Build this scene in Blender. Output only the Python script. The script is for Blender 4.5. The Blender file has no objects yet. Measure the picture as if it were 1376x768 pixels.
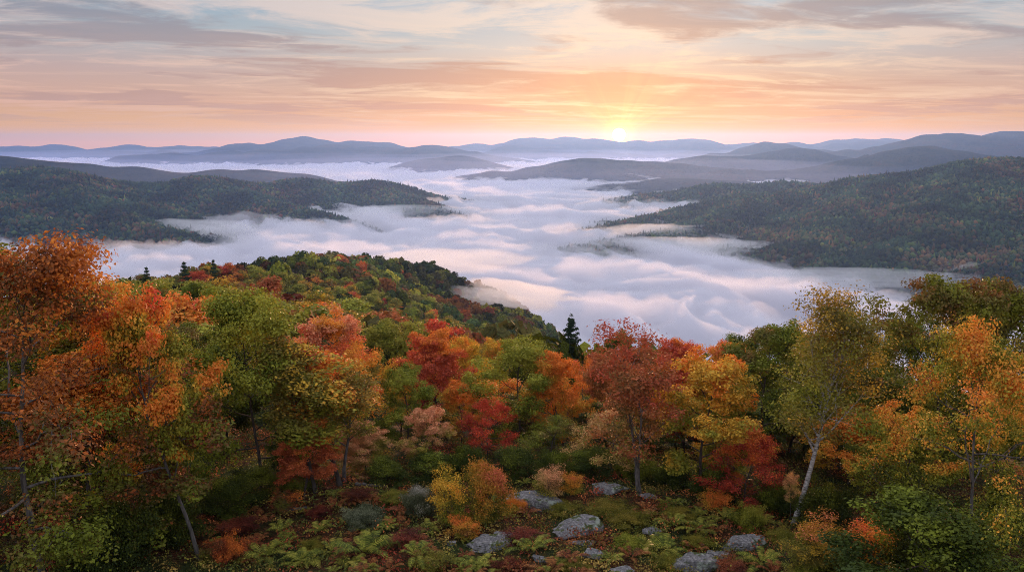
import bpy, math, random
import numpy as np
from mathutils import Vector, Matrix

# ------------------------------------------------------------------ camera
PITCH = math.radians(10.18)
FPX = 1080.0                      # focal length in photo pixels (1376 wide)
sc = bpy.context.scene
cam_d = bpy.data.cameras.new("camera")
cam_d.sensor_width = 36.0
cam_d.lens = 36.0 * FPX / 1376.0
cam_d.clip_start = 0.1
cam_d.clip_end = 120000.0
cam = bpy.data.objects.new("camera", cam_d)
sc.collection.objects.link(cam)
cam.location = (0, 0, 0)
cam.rotation_euler = (math.radians(90) - PITCH, 0, 0)
sc.camera = cam

SUN_AZ = math.radians(7.45)       # to the right of straight ahead (+Y)
SUN_EL = math.radians(3.0)
EXPOSURE = 0.14

# ------------------------------------------------------------------ node helpers
class NT:
    def __init__(s, tree): s.t = tree; s.n = tree.nodes; s.l = tree.links
    def new(s, typ, **kw):
        n = s.n.new(typ)
        for k, v in kw.items(): setattr(n, k, v)
        return n
    def put(s, sock, v):
        if hasattr(v, 'is_output'): s.l.new(v, sock)
        else: sock.default_value = v
    def math(s, op, a, b=None, c=None, clamp=False):
        n = s.new('ShaderNodeMath', operation=op, use_clamp=clamp)
        s.put(n.inputs[0], a)
        if b is not None: s.put(n.inputs[1], b)
        if c is not None: s.put(n.inputs[2], c)
        return n.outputs[0]
    def vmath(s, op, a, b=None):
        n = s.new('ShaderNodeVectorMath', operation=op)
        s.put(n.inputs[0], a)
        if b is not None: s.put(n.inputs[1], b)
        return n.outputs['Value'] if op in ('DOT_PRODUCT', 'LENGTH') else n.outputs[0]
    def comb(s, x, y, z):
        n = s.new('ShaderNodeCombineXYZ'); s.put(n.inputs[0], x); s.put(n.inputs[1], y); s.put(n.inputs[2], z)
        return n.outputs[0]
    def sep(s, v):
        n = s.new('ShaderNodeSeparateXYZ'); s.put(n.inputs[0], v); return n.outputs
    def noise(s, vec, scale, detail=4, rough=0.55, dist=0.0, color=False):
        n = s.new('ShaderNodeTexNoise'); s.put(n.inputs['Vector'], vec)
        s.put(n.inputs['Scale'], scale); s.put(n.inputs['Detail'], detail); s.put(n.inputs['Roughness'], rough)
        s.put(n.inputs['Distortion'], dist)
        return n.outputs['Color'] if color else n.outputs['Fac']
    def smooth(s, v, a, b, lo=0.0, hi=1.0):
        n = s.new('ShaderNodeMapRange', interpolation_type='SMOOTHSTEP')
        s.put(n.inputs[0], v); s.put(n.inputs[1], a); s.put(n.inputs[2], b); s.put(n.inputs[3], lo); s.put(n.inputs[4], hi)
        return n.outputs[0]
    def mix(s, f, a, b, mode='MIX'):
        n = s.new('ShaderNodeMix', data_type='RGBA', blend_type=mode)
        s.put(n.inputs[0], f); s.put(n.inputs[6], a); s.put(n.inputs[7], b)
        return n.outputs[2]
    def ramp(s, f, stops):
        n = s.new('ShaderNodeValToRGB'); s.put(n.inputs[0], f)
        cr = n.color_ramp
        while len(cr.elements) < len(stops): cr.elements.new(0.5)
        for e, (p, c) in zip(cr.elements, stops): e.position = p; e.color = c
        return n.outputs[0]

def lin(r, g, b, k=1.0):
    f = lambda c: (c / 255 / 12.92) if c / 255 <= 0.04045 else ((c / 255 + 0.055) / 1.055) ** 2.4
    return (f(r) * k, f(g) * k, f(b) * k, 1.0)

# ------------------------------------------------------------------ sky
world = bpy.data.worlds.new("World"); sc.world = world
world.use_nodes = True
w = NT(world.node_tree)
for n in list(w.n): w.n.remove(n)
BG = 0.1                                             # background strength; colours below are radiance / BG
out = w.new('ShaderNodeOutputWorld'); bg = w.new('ShaderNodeBackground'); w.l.new(bg.outputs[0], out.inputs[0])
bg.inputs[1].default_value = BG
nish = w.new('ShaderNodeTexSky', sky_type='NISHITA', sun_disc=False)
nish.sun_elevation = SUN_EL; nish.sun_rotation = SUN_AZ
nish.air_density = 1.2; nish.dust_density = 2.0; nish.altitude = 900
tc = w.new('ShaderNodeTexCoord'); D = tc.outputs['Generated']
Dn = w.vmath('NORMALIZE', D)
dx, dy, dz = w.sep(Dn)
sun_dir = (math.sin(SUN_AZ) * math.cos(math.radians(.45)), math.cos(SUN_AZ) * math.cos(math.radians(.45)), math.sin(math.radians(.45)))
dotp = w.math('MAXIMUM', w.vmath('DOT_PRODUCT', Dn, sun_dir), 0.0)
zc = w.math('MAXIMUM', dz, 0.0)
zz = w.math('MULTIPLY', w.math('POWER', zc, 0.5), 1.0)      # sqrt: 0.1 -> 1 % elevation
def q(z): return math.sqrt(z)
away = w.ramp(zz, [(0.0, (1.35, .50, .0, 1)), (q(.012), (1.05, .47, .02, 1)), (q(.026), (.88, .46, .16, 1)), (q(.045), lin(224, 174, 146)), (q(.08), lin(200, 172, 168)),
                   (q(.12), lin(170, 182, 192)), (q(.165), lin(142, 174, 198)), (q(.35), lin(180, 186, 204, 2.1)), (1.0, lin(190, 190, 204, 2.9))])
toward = w.ramp(zz, [(0.0, (1.6, .44, .0, 1)), (q(.015), (1.2, .46, .03, 1)), (q(.035), lin(240, 168, 104)), (q(.07), lin(226, 184, 150)),
                     (q(.11), lin(212, 210, 206)), (q(.165), lin(172, 200, 220)), (q(.35), lin(188, 184, 196, 2.1)), (1.0, lin(190, 190, 204, 2.9))])
near = w.math('POWER', dotp, 14.0)
base = w.mix(near, away, toward)
# high thin cloud: noise on a plane overhead, drawn out into streaks
iz = w.math('DIVIDE', 1.0, w.math('ADD', zc, 0.045))
px_ = w.math('MULTIPLY', dx, iz); py_ = w.math('MULTIPLY', dy, iz)
ca, sa = math.cos(math.radians(14)), math.sin(math.radians(14))
u_ = w.math('ADD', w.math('MULTIPLY', px_, ca), w.math('MULTIPLY', py_, sa))
v_ = w.math('SUBTRACT', w.math('MULTIPLY', py_, ca), w.math('MULTIPLY', px_, sa))
pc = w.comb(w.math('MULTIPLY', u_, 0.62), w.math('MULTIPLY', v_, 0.8), 3.7)
warp = w.noise(pc, 0.55, 3, 0.5, color=True)
pcw = w.vmath('ADD', pc, w.vmath('SCALE', w.vmath('SUBTRACT', warp, (0.5, 0.5, 0.5))))
w.n[-1]
for n in w.n:
    if n.type == 'VECT_MATH' and n.operation == 'SCALE': n.inputs['Scale'].default_value = 1.6
nA = w.noise(pcw, 0.66, 10, 0.62)
nB = w.noise(w.vmath('ADD', pcw, (13.1, 4.2, 0.0)), 1.05, 10, 0.66)
nC = w.noise(w.vmath('MULTIPLY', w.vmath('ADD', pcw, (3.1, 24.2, 5.0)), (0.6, 2.2, 1.0)), 1.3, 7, 0.6)
hf = w.smooth(zc, .006, .045)
mB = w.math('MULTIPLY', w.smooth(nB, .47, .63), w.math('MULTIPLY', hf, .85))
mA = w.math('MULTIPLY', w.smooth(nA, .475, .585), w.math('MULTIPLY', hf, .85))
mC = w.math('MULTIPLY', w.smooth(nC, .50, .70), w.math('MULTIPLY', hf, .7))
zup = w.smooth(zc, .02, .16)
bright = w.mix(zup, w.mix(near, lin(240, 186, 160), lin(255, 222, 165)), w.mix(near, lin(226, 208, 206), lin(250, 232, 214)))
grey = w.mix(zup, w.mix(near, lin(202, 158, 142), lin(226, 152, 106)), w.mix(near, lin(138, 146, 164), lin(178, 156, 150)))
s1 = w.mix(mB, base, bright)
s2 = w.mix(mA, s1, grey)
s3 = w.mix(w.math('MULTIPLY', mC, w.smooth(mA, .8, .1)), s2, bright)
# glow of the low sun through thin cloud
def lobe(p, col):
    return w.mix(1.0, (0, 0, 0, 1), w.vmath('MULTIPLY', w.comb(*[w.math('MULTIPLY', w.math('POWER', dotp, p), c) for c in col]), (1, 1, 1)), 'ADD')
sky = s3
for p, col in ((40, (.06, .015, .0)), (140, (.07, .02, .0)), (420, (.20, .06, .0)), (2200, (.55, .20, .0)), (14000, (2.2, 1.2, .15))):
    sky = w.mix(1.0, sky, lobe(p, col), 'ADD')
# shafts of light fanning up through the cloud gaps over the sun
ax_ = w.math('SUBTRACT', dx, sun_dir[0]); az_ = w.math('SUBTRACT', dz, sun_dir[2])
ray_n = w.noise(w.comb(w.math('MULTIPLY', w.math('ARCTAN2', ax_, w.math('MAXIMUM', az_, .0005)), 2.6), 0.0, 1.7), 1.6, 2, .5)
ray = w.math('MULTIPLY', w.math('MULTIPLY', w.smooth(ray_n, .48, .66), w.math('POWER', dotp, 260.)), w.smooth(az_, .0, .02))
sky = w.mix(1.0, sky, w.comb(w.math('MULTIPLY', ray, .16), w.math('MULTIPLY', ray, .08), w.math('MULTIPLY', ray, .02)), 'ADD')
disc = w.smooth(dotp, math.cos(math.radians(.46)), math.cos(math.radians(.38)))
sky = w.mix(1.0, sky, w.comb(w.math('MULTIPLY', disc, 120.), w.math('MULTIPLY', disc, 85.), w.math('MULTIPLY', disc, 30.)), 'ADD')
for n in w.n:
    if n.type == 'MIX': n.clamp_result = False; n.clamp_factor = True
sky10 = w.vmath('MULTIPLY', sky, w.comb(*[w.math('MULTIPLY', w.smooth(zc, .17, .35, .84, 1.0), .93 / BG)] * 3))
nis = w.vmath('MULTIPLY', nish.outputs[0], (.10,) * 3)
fin = w.vmath('ADD', sky10, nis)
w.l.new(fin, bg.inputs[0])
world.cycles.sampling_method = 'MANUAL'; world.cycles.sample_map_resolution = 1024

# ------------------------------------------------------------------ sun
sd = bpy.data.lights.new("sun", 'SUN'); sd.energy = 4.9; sd.angle = math.radians(0.8); sd.color = (1.0, .54, .28)
so = bpy.data.objects.new("sun", sd); sc.collection.objects.link(so)
tosun = Vector((math.sin(SUN_AZ) * math.cos(SUN_EL), math.cos(SUN_AZ) * math.cos(SUN_EL), math.sin(SUN_EL)))
so.rotation_euler = tosun.to_track_quat('Z', 'Y').to_euler()

# ------------------------------------------------------------------ render / view
vs = sc.view_settings
sc.display_settings.display_device = 'sRGB'
vs.view_transform = 'Standard'; vs.look = 'None'; vs.gamma = 1.0; vs.exposure = EXPOSURE; vs.use_curve_mapping = False
cy = sc.cycles
cy.max_bounces = 11; cy.diffuse_bounces = 3; cy.glossy_bounces = 1; cy.transmission_bounces = 2; cy.volume_bounces = 8
cy.transparent_max_bounces = 4
cy.use_denoising = True; cy.denoising_prefilter = 'NONE'; cy.use_adaptive_sampling = False; cy.pixel_filter_type = 'BLACKMAN_HARRIS'; cy.filter_width = 1.0
cy.caustics_reflective = False; cy.caustics_refractive = False
cy.sample_clamp_indirect = 6.0
cy.use_light_tree = True

# ------------------------------------------------------------------ helpers
def at(px, py, Y):
    """the world point seen at photo pixel (px, py) at distance Y ahead"""
    u = (px - 688.0) / FPX; v = (384.0 - py) / FPX
    dyy = math.cos(PITCH) + v * math.sin(PITCH); dzz = -math.sin(PITCH) + v * math.cos(PITCH)
    t = Y / dyy
    return (u * t, Y, dzz * t)

_rs = np.random.RandomState(7)
_perm = _rs.permutation(4096)
_grad = _rs.normal(size=(4096, 2)); _grad /= np.linalg.norm(_grad, axis=1)[:, None]
def perlin(x, y, seed=0):
    xi = np.floor(x).astype(np.int64); yi = np.floor(y).astype(np.int64)
    xf = x - xi; yf = y - yi
    def g(ix, iy, fx, fy):
        h = _perm[(_perm[(ix + seed * 131) & 4095] + iy) & 4095]
        v = _grad[h]; return v[..., 0] * fx + v[..., 1] * fy
    u = xf * xf * xf * (xf * (xf * 6 - 15) + 10); v = yf * yf * yf * (yf * (yf * 6 - 15) + 10)
    a = g(xi, yi, xf, yf); b = g(xi + 1, yi, xf - 1, yf)
    c = g(xi, yi + 1, xf, yf - 1); d = g(xi + 1, yi + 1, xf - 1, yf - 1)
    return ((a + (b - a) * u) + ((c + (d - c) * u) - (a + (b - a) * u)) * v) * 1.5
def fbm(x, y, octv=4, seed=0, gain=.5, lac=2.03):
    s = 0; a = 1; t = 0
    for o in range(octv):
        s = s + a * perlin(x, y, seed + o * 7); t += a; a *= gain; x = x * lac + 17.3; y = y * lac + 9.1
    return s / t
def ridged(x, y, octv=4, seed=0, gain=.5):
    s = 0; a = 1; t = 0
    for o in range(octv):
        s = s + a * (1 - np.abs(perlin(x, y, seed + o * 7)) * 2); t += a; a *= gain; x = x * 2.03 + 17.3; y = y * 2.03 + 9.1
    return s / t

def mesh_np(name, V, F, smooth=True, mats=(), colors=None, mat_idx=None):
    """V (n,3), F (m,k) int array -> mesh"""
    me = bpy.data.meshes.new(name)
    V = np.asarray(V, np.float32); F = np.asarray(F, np.int32); k = F.shape[1]
    me.vertices.add(len(V)); me.vertices.foreach_set('co', V.ravel())
    me.loops.add(F.size); me.loops.foreach_set('vertex_index', F.ravel())
    me.polygons.add(len(F)); me.polygons.foreach_set('loop_start', np.arange(0, F.size, k, dtype=np.int32))
    me.polygons.foreach_set('use_smooth', np.full(len(F), smooth, bool))
    if mat_idx is not None: me.polygons.foreach_set('material_index', np.asarray(mat_idx, np.int32))
    for m in mats: me.materials.append(m)
    if colors is not None:
        ca = me.color_attributes.new('tint', 'FLOAT_COLOR', 'POINT')
        C = np.ones((len(V), 4), np.float32); C[:, :3] = colors
        ca.data.foreach_set('color', C.ravel())
    me.update(calc_edges=True)
    return me
def link(name, me, parent=None, loc=(0, 0, 0), rotz=0.0):
    o = bpy.data.objects.new(name, me); sc.collection.objects.link(o)
    o.location = loc; o.rotation_euler = (0, 0, rotz)
    if parent is not None: o.parent = parent
    return o
def tag(o, label=None, cat=None, group=None, kind=None):
    if label: o['label'] = label
    if cat: o['category'] = cat
    if group: o['group'] = group
    if kind: o['kind'] = kind
    return o
def grid_faces(nx, ny, off=0):
    i = np.arange(nx - 1)[None, :]; j = np.arange(ny - 1)[:, None]
    a = (j * nx + i).ravel() + off
    return np.stack([a, a + 1, a + 1 + nx, a + nx], 1)

def new_mat(name):
    m = bpy.data.materials.new(name); m.use_nodes = True
    t = NT(m.node_tree)
    for n in list(t.n): t.n.remove(n)
    o = t.new('ShaderNodeOutputMaterial')
    return m, t, o
# ------------------------------------------------------------------ hill materials
def hill_material(name, cols, scale, bump, bdist):
    m, t, o = new_mat(name)
    p = t.new('ShaderNodeBsdfPrincipled'); p.inputs['Roughness'].default_value = 1.0; p.inputs['Specular IOR Level'].default_value = 0.05
    g = t.new('ShaderNodeNewGeometry').outputs['Position']
    v = t.new('ShaderNodeTexVoronoi'); t.put(v.inputs['Vector'], g); v.inputs['Scale'].default_value = scale
    pick = t.sep(v.outputs['Color'])[0]
    big = t.noise(g, scale * .05, 3, .6)
    f = t.math('ADD', t.math('MULTIPLY', pick, .4), t.math('MULTIPLY', t.smooth(big, .36, .64), .6))
    c = t.ramp(f, [(i / (len(cols) - 1) * .8 + .1, k) for i, k in enumerate(cols)])
    t.l.new(c, p.inputs['Base Color'])
    b = t.new('ShaderNodeBump'); b.inputs['Strength'].default_value = bump; b.inputs['Distance'].default_value = bdist
    n2 = t.noise(g, scale * 1.7, 4, .6)
    t.put(b.inputs['Height'], t.math('SUBTRACT', n2, t.math('MULTIPLY', v.outputs['Distance'], .6)))
    t.l.new(b.outputs[0], p.inputs['Normal'])
    t.l.new(p.outputs[0], o.inputs[0])
    return m
M_FAR = hill_material('far_forest', [(.009, .020, .020, 1), (.017, .031, .026, 1), (.028, .038, .024, 1), (.050, .038, .022, 1)], .06, 1.0, 16)
M_MID = hill_material('forest_floor', [(.018, .024, .012, 1), (.030, .032, .016, 1), (.045, .034, .018, 1)], .11, 1.0, 5)

# ------------------------------------------------------------------ hills
FOG_Z = -250.0
FLOOR = -430.0
class Hill:
    """a ridge: a crest line of (photo x, photo y, distance) and sides that fall away from it"""
    def __init__(s, name, pts, slope=.28, slope_back=None, spur=30., spur_scale=420., seed=1, round_=40., jag=3.0, wig=.05):
        P = np.array([at(*p) for p in pts])
        # resample the crest
        seg = np.linalg.norm(np.diff(P[:, :2], axis=0), axis=1); L = np.concatenate([[0], np.cumsum(seg)])
        n = max(60, min(300, int(L[-1] / 25)))
        ls = np.linspace(0, L[-1], n)
        # smooth interpolation (Catmull-Rom through the points)
        def cr(v):
            m = np.gradient(v, L); out = np.interp(ls, L, v)
            k = np.clip(np.searchsorted(L, ls) - 1, 0, len(L) - 2)
            h = L[k + 1] - L[k]; t = (ls - L[k]) / h
            return ((2*t**3-3*t**2+1)*v[k] + (t**3-2*t**2+t)*h*m[k] + (-2*t**3+3*t**2)*v[k+1] + (t**3-t**2)*h*m[k+1])
        s.C = np.stack([cr(P[:, 0]), cr(P[:, 1]), cr(P[:, 2])], 1)
        mid = np.mean(P[:, 1])
        f = fbm(ls / (mid * wig * 2), ls * 0 + seed * 3.3, 4, seed)
        s.C[:, 2] += f * jag
        s.C[:, 1] += fbm(ls / 500., ls * 0 + 9.7 + seed, 3, seed + 3) * 60 * (mid / 3000)
        s.name, s.slope, s.back, s.spur, s.ss, s.seed, s.round = name, slope, slope_back or slope, spur, spur_scale, seed, round_
        s.lines = [(s.C, slope, s.back)]
    def extra(s, pts, slope=.3, back=None):
        """a side spur off the same hill"""
        P = np.array([at(*p) for p in pts]); n = 60
        L = np.linspace(0, 1, len(P)); l2 = np.linspace(0, 1, n)
        C = np.stack([np.interp(l2, L, P[:, k]) for k in range(3)], 1)
        s.lines.append((C, slope, back or slope))
    def height(s, X, Y):
        sh = X.shape; x = X.ravel(); y = Y.ravel()
        best = np.full(x.shape, -1e9); bd = np.full(x.shape, 1e9)
        wx = fbm(x / s.ss, y / s.ss, 3, s.seed + 40) * s.ss * .28
        wy = fbm(x / s.ss, y / s.ss, 3, s.seed + 60) * s.ss * .28
        for C, sl, bk in s.lines:
            def dist(k):
                D2 = np.full(x.shape, 1e18)
                for a in range(len(C)):
                    D2 = np.minimum(D2, (x + wx * k - C[a, 0]) ** 2 + (y + wy * k - C[a, 1]) ** 2)
                return np.sqrt(D2)
            d0 = dist(0); k = np.minimum(1, d0 / (s.ss * 1.2)) * .8
            dm_ = dist(k); tau = s.round * .35 + .06 * dm_ + 8
            num = 0; den = 0; sy = 0
            for a in range(len(C)):
                d = np.sqrt((x + wx * k - C[a, 0]) ** 2 + (y + wy * k - C[a, 1]) ** 2)
                w_ = np.exp(-np.minimum(60, (d - dm_) / tau)); num = num + w_ * C[a, 2]; den = den + w_; sy = sy + w_ * C[a, 1]
            sl_ = np.where(y < sy / den, sl, bk)
            h = num / den - sl_ * (np.sqrt(dm_ * dm_ + s.round ** 2) - s.round)
            best = np.maximum(best, h); bd = np.minimum(bd, d0)
        k = np.minimum(1, bd / (s.ss * .8))
        best = best + s.spur * k * (ridged(x / s.ss, y / s.ss, 4, s.seed) - .55) * 1.6
        best = best + fbm(x / 90., y / 90., 3, s.seed + 5) * 4 * np.minimum(1, bd / 80)
        return np.maximum(best, FLOOR - 15).reshape(sh)
    def build(s, res, mat=None, fwd=None, aft=None):
        allC = np.concatenate([l[0] for l in s.lines])
        x0, x1 = allC[:, 0].min(), allC[:, 0].max(); y0, y1 = allC[:, 1].min(), allC[:, 1].max()
        drop = allC[:, 2].max() - FOG_Z + 70
        fwd = fwd or drop / s.slope * 1.05; aft = aft or drop / s.back * .6
        x0 -= drop / s.slope * .8; x1 += drop / s.slope * .8; y0 -= fwd; y1 += aft
        nx = int((x1 - x0) / res) + 2; ny = int((y1 - y0) / res) + 2
        X, Y = np.meshgrid(np.linspace(x0, x1, nx), np.linspace(y0, y1, ny))
        Z = s.height(X, Y)
        s.grid = (x0, x1, y0, y1, Z)
        V = np.stack([X.ravel(), Y.ravel(), Z.ravel()], 1)
        F = grid_faces(nx, ny)
        fz = Z.ravel()[F].max(1); F = F[fz > FLOOR - 14]
        me = mesh_np(s.name, V, F, True, [mat or M_FAR])
        o = link(s.name, me); tag(o, kind='structure')
        return o
    def sample(s, x, y):
        x0, x1, y0, y1, Z = s.grid; ny, nx = Z.shape
        fx = np.clip((x - x0) / (x1 - x0) * (nx - 1), 0, nx - 1.001); fy = np.clip((y - y0) / (y1 - y0) * (ny - 1), 0, ny - 1.001)
        i = fx.astype(int); j = fy.astype(int); a = fx - i; b = fy - j
        return (Z[j, i] * (1 - a) + Z[j, i + 1] * a) * (1 - b) + (Z[j + 1, i] * (1 - a) + Z[j + 1, i + 1] * a) * b

hills = {}
def H(key, name, Y, xy, res, **kw):
    pts = [(p[0], p[1], (p[2] if len(p) > 2 else (Y if not callable(Y) else Y(p[0])))) for p in xy]
    hl = Hill(name, pts, seed=len(hills) * 3 + 2, **kw); hills[key] = (hl, res); return hl

far = dict(slope=.20, spur=60, spur_scale=900, round_=60, jag=45, wig=.012)
H('A', 'far_mountain', 15000, [(-60,200),(0,197.5),(46,196.4),(95,196.4),(116,202),(137,199),(183,194.7),(197,196.8),(246,195.7),(274,198),(320,200),(360,204)], 90, **far)
H('B', 'far_mountain', 12600, [(40,219),(63,213),(84,208),(123,203),(141,202),(158,204.5),(183,203.5),(211,203),(246,204),(290,206)], 80, **far)
H('C', 'far_mountain', 11600, [(240,207),(281,201),(309,195),(338,192),(348,193.6),(373,190.4),(390,187),(411,184.5),(433,188),(475,190),(510,190.4),(545,197),(580,203),(610,212)], 75, **far)
H('D', 'far_mountain', 9800, [(110,224),(134,217),(155,210.5),(197,206),(229,205.5),(257,208),(299,203),(352,202),(404,198),(440,194),(480,197),(520,198),(549,197.5),(570,195),(591,194),(616,199),(651,206),(690,214)], 70, **far)
H('E', 'far_mountain', 14800, [(560,203),(609,196),(637,193),(665,194),(686,189.4),(711,184.5),(735,186.6),(767,184.5),(792,186),(813,188),(830,190.8),(855,188.7),(880,190),(900,188),(935,187),(963,191.5),(988,194),(1016,191.5),(1050,195),(1090,200)], 90, **far)
H('F', 'far_mountain', 12300, [(630,210),(651,204.5),(672,197.5),(697,195),(721,201),(750,203),(778,204.5),(792,203),(820,206),(844,205.6),(870,209),(900,208),(942,201),(970,203.4),(1010,208)], 80, **far)
H('G', 'far_mountain', 9300, [(860,219),(900,215),(967,206),(988,203),(1012,195),(1035,190),(1055,194),(1076,197.5),(1097,201),(1130,204),(1170,208)], 70, **far)
H('G2', 'far_mountain', 14200, [(1020,198),(1051,191.5),(1067,191),(1086,194),(1118,188),(1146,186),(1167,187),(1181,186.6),(1209,187.3),(1260,193)], 90, **far)
H('G3', 'far_mountain', 12800, [(1080,203),(1100,199),(1118,193.5),(1146,192),(1175,189.5),(1205,190),(1240,196)], 80, **far)
H('H', 'far_mountain', 8000, [(1090,211),(1128,203),(1164,199),(1202,192),(1237,183.4),(1273,178.8),(1294,181.6),(1322,183.4),(1350,184.5),(1376,184.5),(1420,186),(1470,192)], 60, **far)
H('H2', 'far_mountain', 8700, [(1280,190),(1322,182),(1350,176),(1376,174.6),(1440,173),(1500,180)], 70, **far)
mid = dict(slope=.24, spur=75, spur_scale=600, round_=50, jag=22, wig=.012)
H('I', 'distant_ridge', 6900, [(870,226),(900,217),(921,213),(970,208.5),(991,210),(1005,208),(1041,203.4),(1076,198.5),(1097,201),(1128,208),(1160,215),(1200,220)], 45, **mid)
H('K', 'distant_ridge', 5600, [(640,236),(665,229.5),(693,229.5),(707,224),(739,218.6),(767,214),(813,214),(862,217),(900,219),(940,222),(980,226),(1020,232)], 38, **mid)
H('L', 'distant_ridge', 7400, [(515,228),(535,222),(549,217),(591,211.5),(626,209),(651,215),(686,225),(700,229)], 42, slope=.22, spur=20, spur_scale=500, round_=100, jag=3, wig=.03)
H('J', 'distant_ridge', 5200, [(850,246,4800),(900,238,4900),(935,234),(970,226.5),(1005,226.5),(1041,229),(1086,226),(1118,217),(1153,211.5),(1188,203),(1216,197.5),(1244,195.7),(1280,200),(1322,208),(1376,213),(1440,217)], 36, **mid)
H('M', 'distant_ridge', 4350, [(790,256),(800,251),(813,246.7),(828,246.5),(844,248.5),(862,242.5),(900,240),(940,240),(990,243)], 26, slope=.2, spur=14, spur_scale=400, round_=60, jag=3)
H('Q', 'ridge', lambda x: 4000 + 900 * max(0, min(1, x / 457)), [(-60,205),(0,209),(35,213),(70,217),(91,218.6),(109,220),(123,219.6),(151,225.6),(169,224),(183,222.5),(211,227),(239,231.6),(257,232.6),(281,228),(302,226.7),(317,230),(338,226.7),(352,228),(380,231.6),(422,234.4),(443,239.7),(462,247)], 26, slope=.24, spur=28, spur_scale=480, round_=70, jag=3)
H('N', 'ridge', 3300, [(825,281,3150),(848,270,3200),(869,263.5),(900,261),(946,250.5),(977,249),(1005,250),(1016,252),(1037,245),(1069,246),(1097,249),(1140,253)], 16, slope=.24, spur=22, spur_scale=330, round_=50, jag=3)
hp = H('P', 'ridge', None, [(-160,236,2800),(-60,232,2850),(0,230,2900),(21,229,2900),(63,225.5,2900),(88,228,2950),(116,234,3000),(148,242,3050),(197,247,3150),(225,247,3200),(246,241,3200),(267,237,3200),(299,241,3250),(334,247,3300),(355,248.5,3350),(387,242,3400),(411,241,3420),(440,245,3420),(472,247,3430),(496,242.5,3400),(528,247,3400),(556,254,3400),(581,263,3400),(612,271,3420)], 14, slope=.25, spur=44, spur_scale=420, round_=45, jag=4)
hp.extra([(60,232,2850),(110,262,2500),(160,292,2250),(205,318,2100)], .30)
hp.extra([(267,240,3150),(330,262,2900),(400,280,2750),(440,290,2650)], .34)
hp.extra([(496,246,3350),(540,262,3150),(575,274,3000),(606,291,2830)], .34)
hp.extra([(-60,236,2800),(0,262,2400),(40,300,2100)], .30)
ho = H('O', 'ridge', None, [(835,306,2330),(869,294,2400),(900,289,2450),(935,282,2500),(970,270,2550),(1002,262.5,2600),(1041,261.5,2600),(1076,257,2650),(1111,249,2650),(1146,240,2650),(1199,234.5,2600),(1234,233,2600),(1259,225,2560),(1294,218,2520),(1339,213.5,2500),(1376,213.5,2480),(1450,213,2450),(1560,222,2400)], 12, slope=.25, spur=36, spur_scale=330, round_=40, jag=4)
ho.extra([(1000,264,2580),(960,290,2300),(925,308,2180),(880,317,2100)], .30)
ho.extra([(1199,238,2560),(1150,272,2200),(1110,305,1950),(1085,328,1830)], .30)
ho.extra([(1339,216,2480),(1290,262,2050),(1240,315,1750),(1190,345,1640)], .30)
ho.extra([(1500,218,2400),(1480,262,1950),(1400,330,1600),(1320,368,1500)], .30)
H('R', 'ridge', None, [(800,335,1980),(812,327,2000),(835,322,2040),(862,318,2080),(900,322,2080),(930,328,2050)], 12, slope=.26, spur=8, spur_scale=200, round_=30, jag=3)
for k, (hl, res) in hills.items():
    hl.build(res * (.45 if res > 30 else .8), M_MID if k in 'OPNR' else M_FAR)

# valley floor under the fog, out past the farthest mountains
gx = np.linspace(-17000, 17000, 60); gy = np.linspace(-2500, 19000, 60)
X, Y = np.meshgrid(gx, gy)
me = mesh_np('valley_floor', np.stack([X.ravel(), Y.ravel(), np.full(X.size, FLOOR)], 1), grid_faces(60, 60), True, [M_FAR])
tag(link('valley_floor', me), kind='structure')
# ------------------------------------------------------------------ air: haze box and the sea of fog
def volume_mat(name, density, color, aniso):
    m, t, o = new_mat(name)
    v = t.new('ShaderNodeVolumePrincipled')
    v.inputs['Density'].default_value = density; v.inputs['Color'].default_value = (*color, 1)
    v.inputs['Anisotropy'].default_value = aniso; v.inputs['Density Attribute'].default_value = ''
    v.inputs['Temperature Attribute'].default_value = ''; v.inputs['Color Attribute'].default_value = ''
    t.l.new(v.outputs[0], o.inputs['Volume'])
    return m
HAZE_D = 1 / 22000.
def box(x0, x1, y0, y1, z0, z1):
    V = np.array([(x, y, z) for z in (z0, z1) for y in (y0, y1) for x in (x0, x1)], float)
    F = np.array([(0, 2, 3, 1), (4, 5, 7, 6), (0, 1, 5, 4), (2, 6, 7, 3), (0, 4, 6, 2), (1, 3, 7, 5)])
    return V, F
V, F = box(-17500, 17500, -3000, 19300, FLOOR - 22, 168)
hz = link('haze', mesh_np('haze', V, F, False, [volume_mat('haze_air', HAZE_D, (.26, .47, 1.0), .57)]))
tag(hz, 'pale blue morning haze filling the air over the valley and hills', 'haze', kind='stuff')

def fog_top(x, y):
    # domain warp, then flow streaks drawn out along the valley
    wx = fbm(x / 700, y / 700, 3, 90) * 260; wy = fbm(x / 700, y / 700, 3, 95) * 260
    a = math.radians(118); c, s = math.cos(a), math.sin(a)
    xs = x + wx; ys = y + wy
    u = xs * c + ys * s; v = -xs * s + ys * c
    z = FOG_Z + fbm(x / 1300, y / 1300, 3, 80) * 30
    z = z + fbm(u / 820, v / 210, 4, 70, .5) * 38 + fbm(u / 480 + 3, v / 88, 5, 44, .6) * 20
    z = z + (ridged(u / 330 + .3 * fbm(x / 200, y / 200, 2, 33), v / 150, 3, 60) - .5) * 25
    z = z + fbm(u / 260, v / 58, 4, 50) * 13
    # the fog lies lower where it drains past the two big hills
    z = z - 42 * np.exp(-((x - 760) / 430) ** 2 - ((y - 1640) / 380) ** 2) - 24 * np.exp(-((x + 900) / 520) ** 2 - ((y - 2150) / 380) ** 2) - 14 * np.exp(-((x + 350) / 350) ** 2 - ((y - 2850) / 300) ** 2)
    return z
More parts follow.
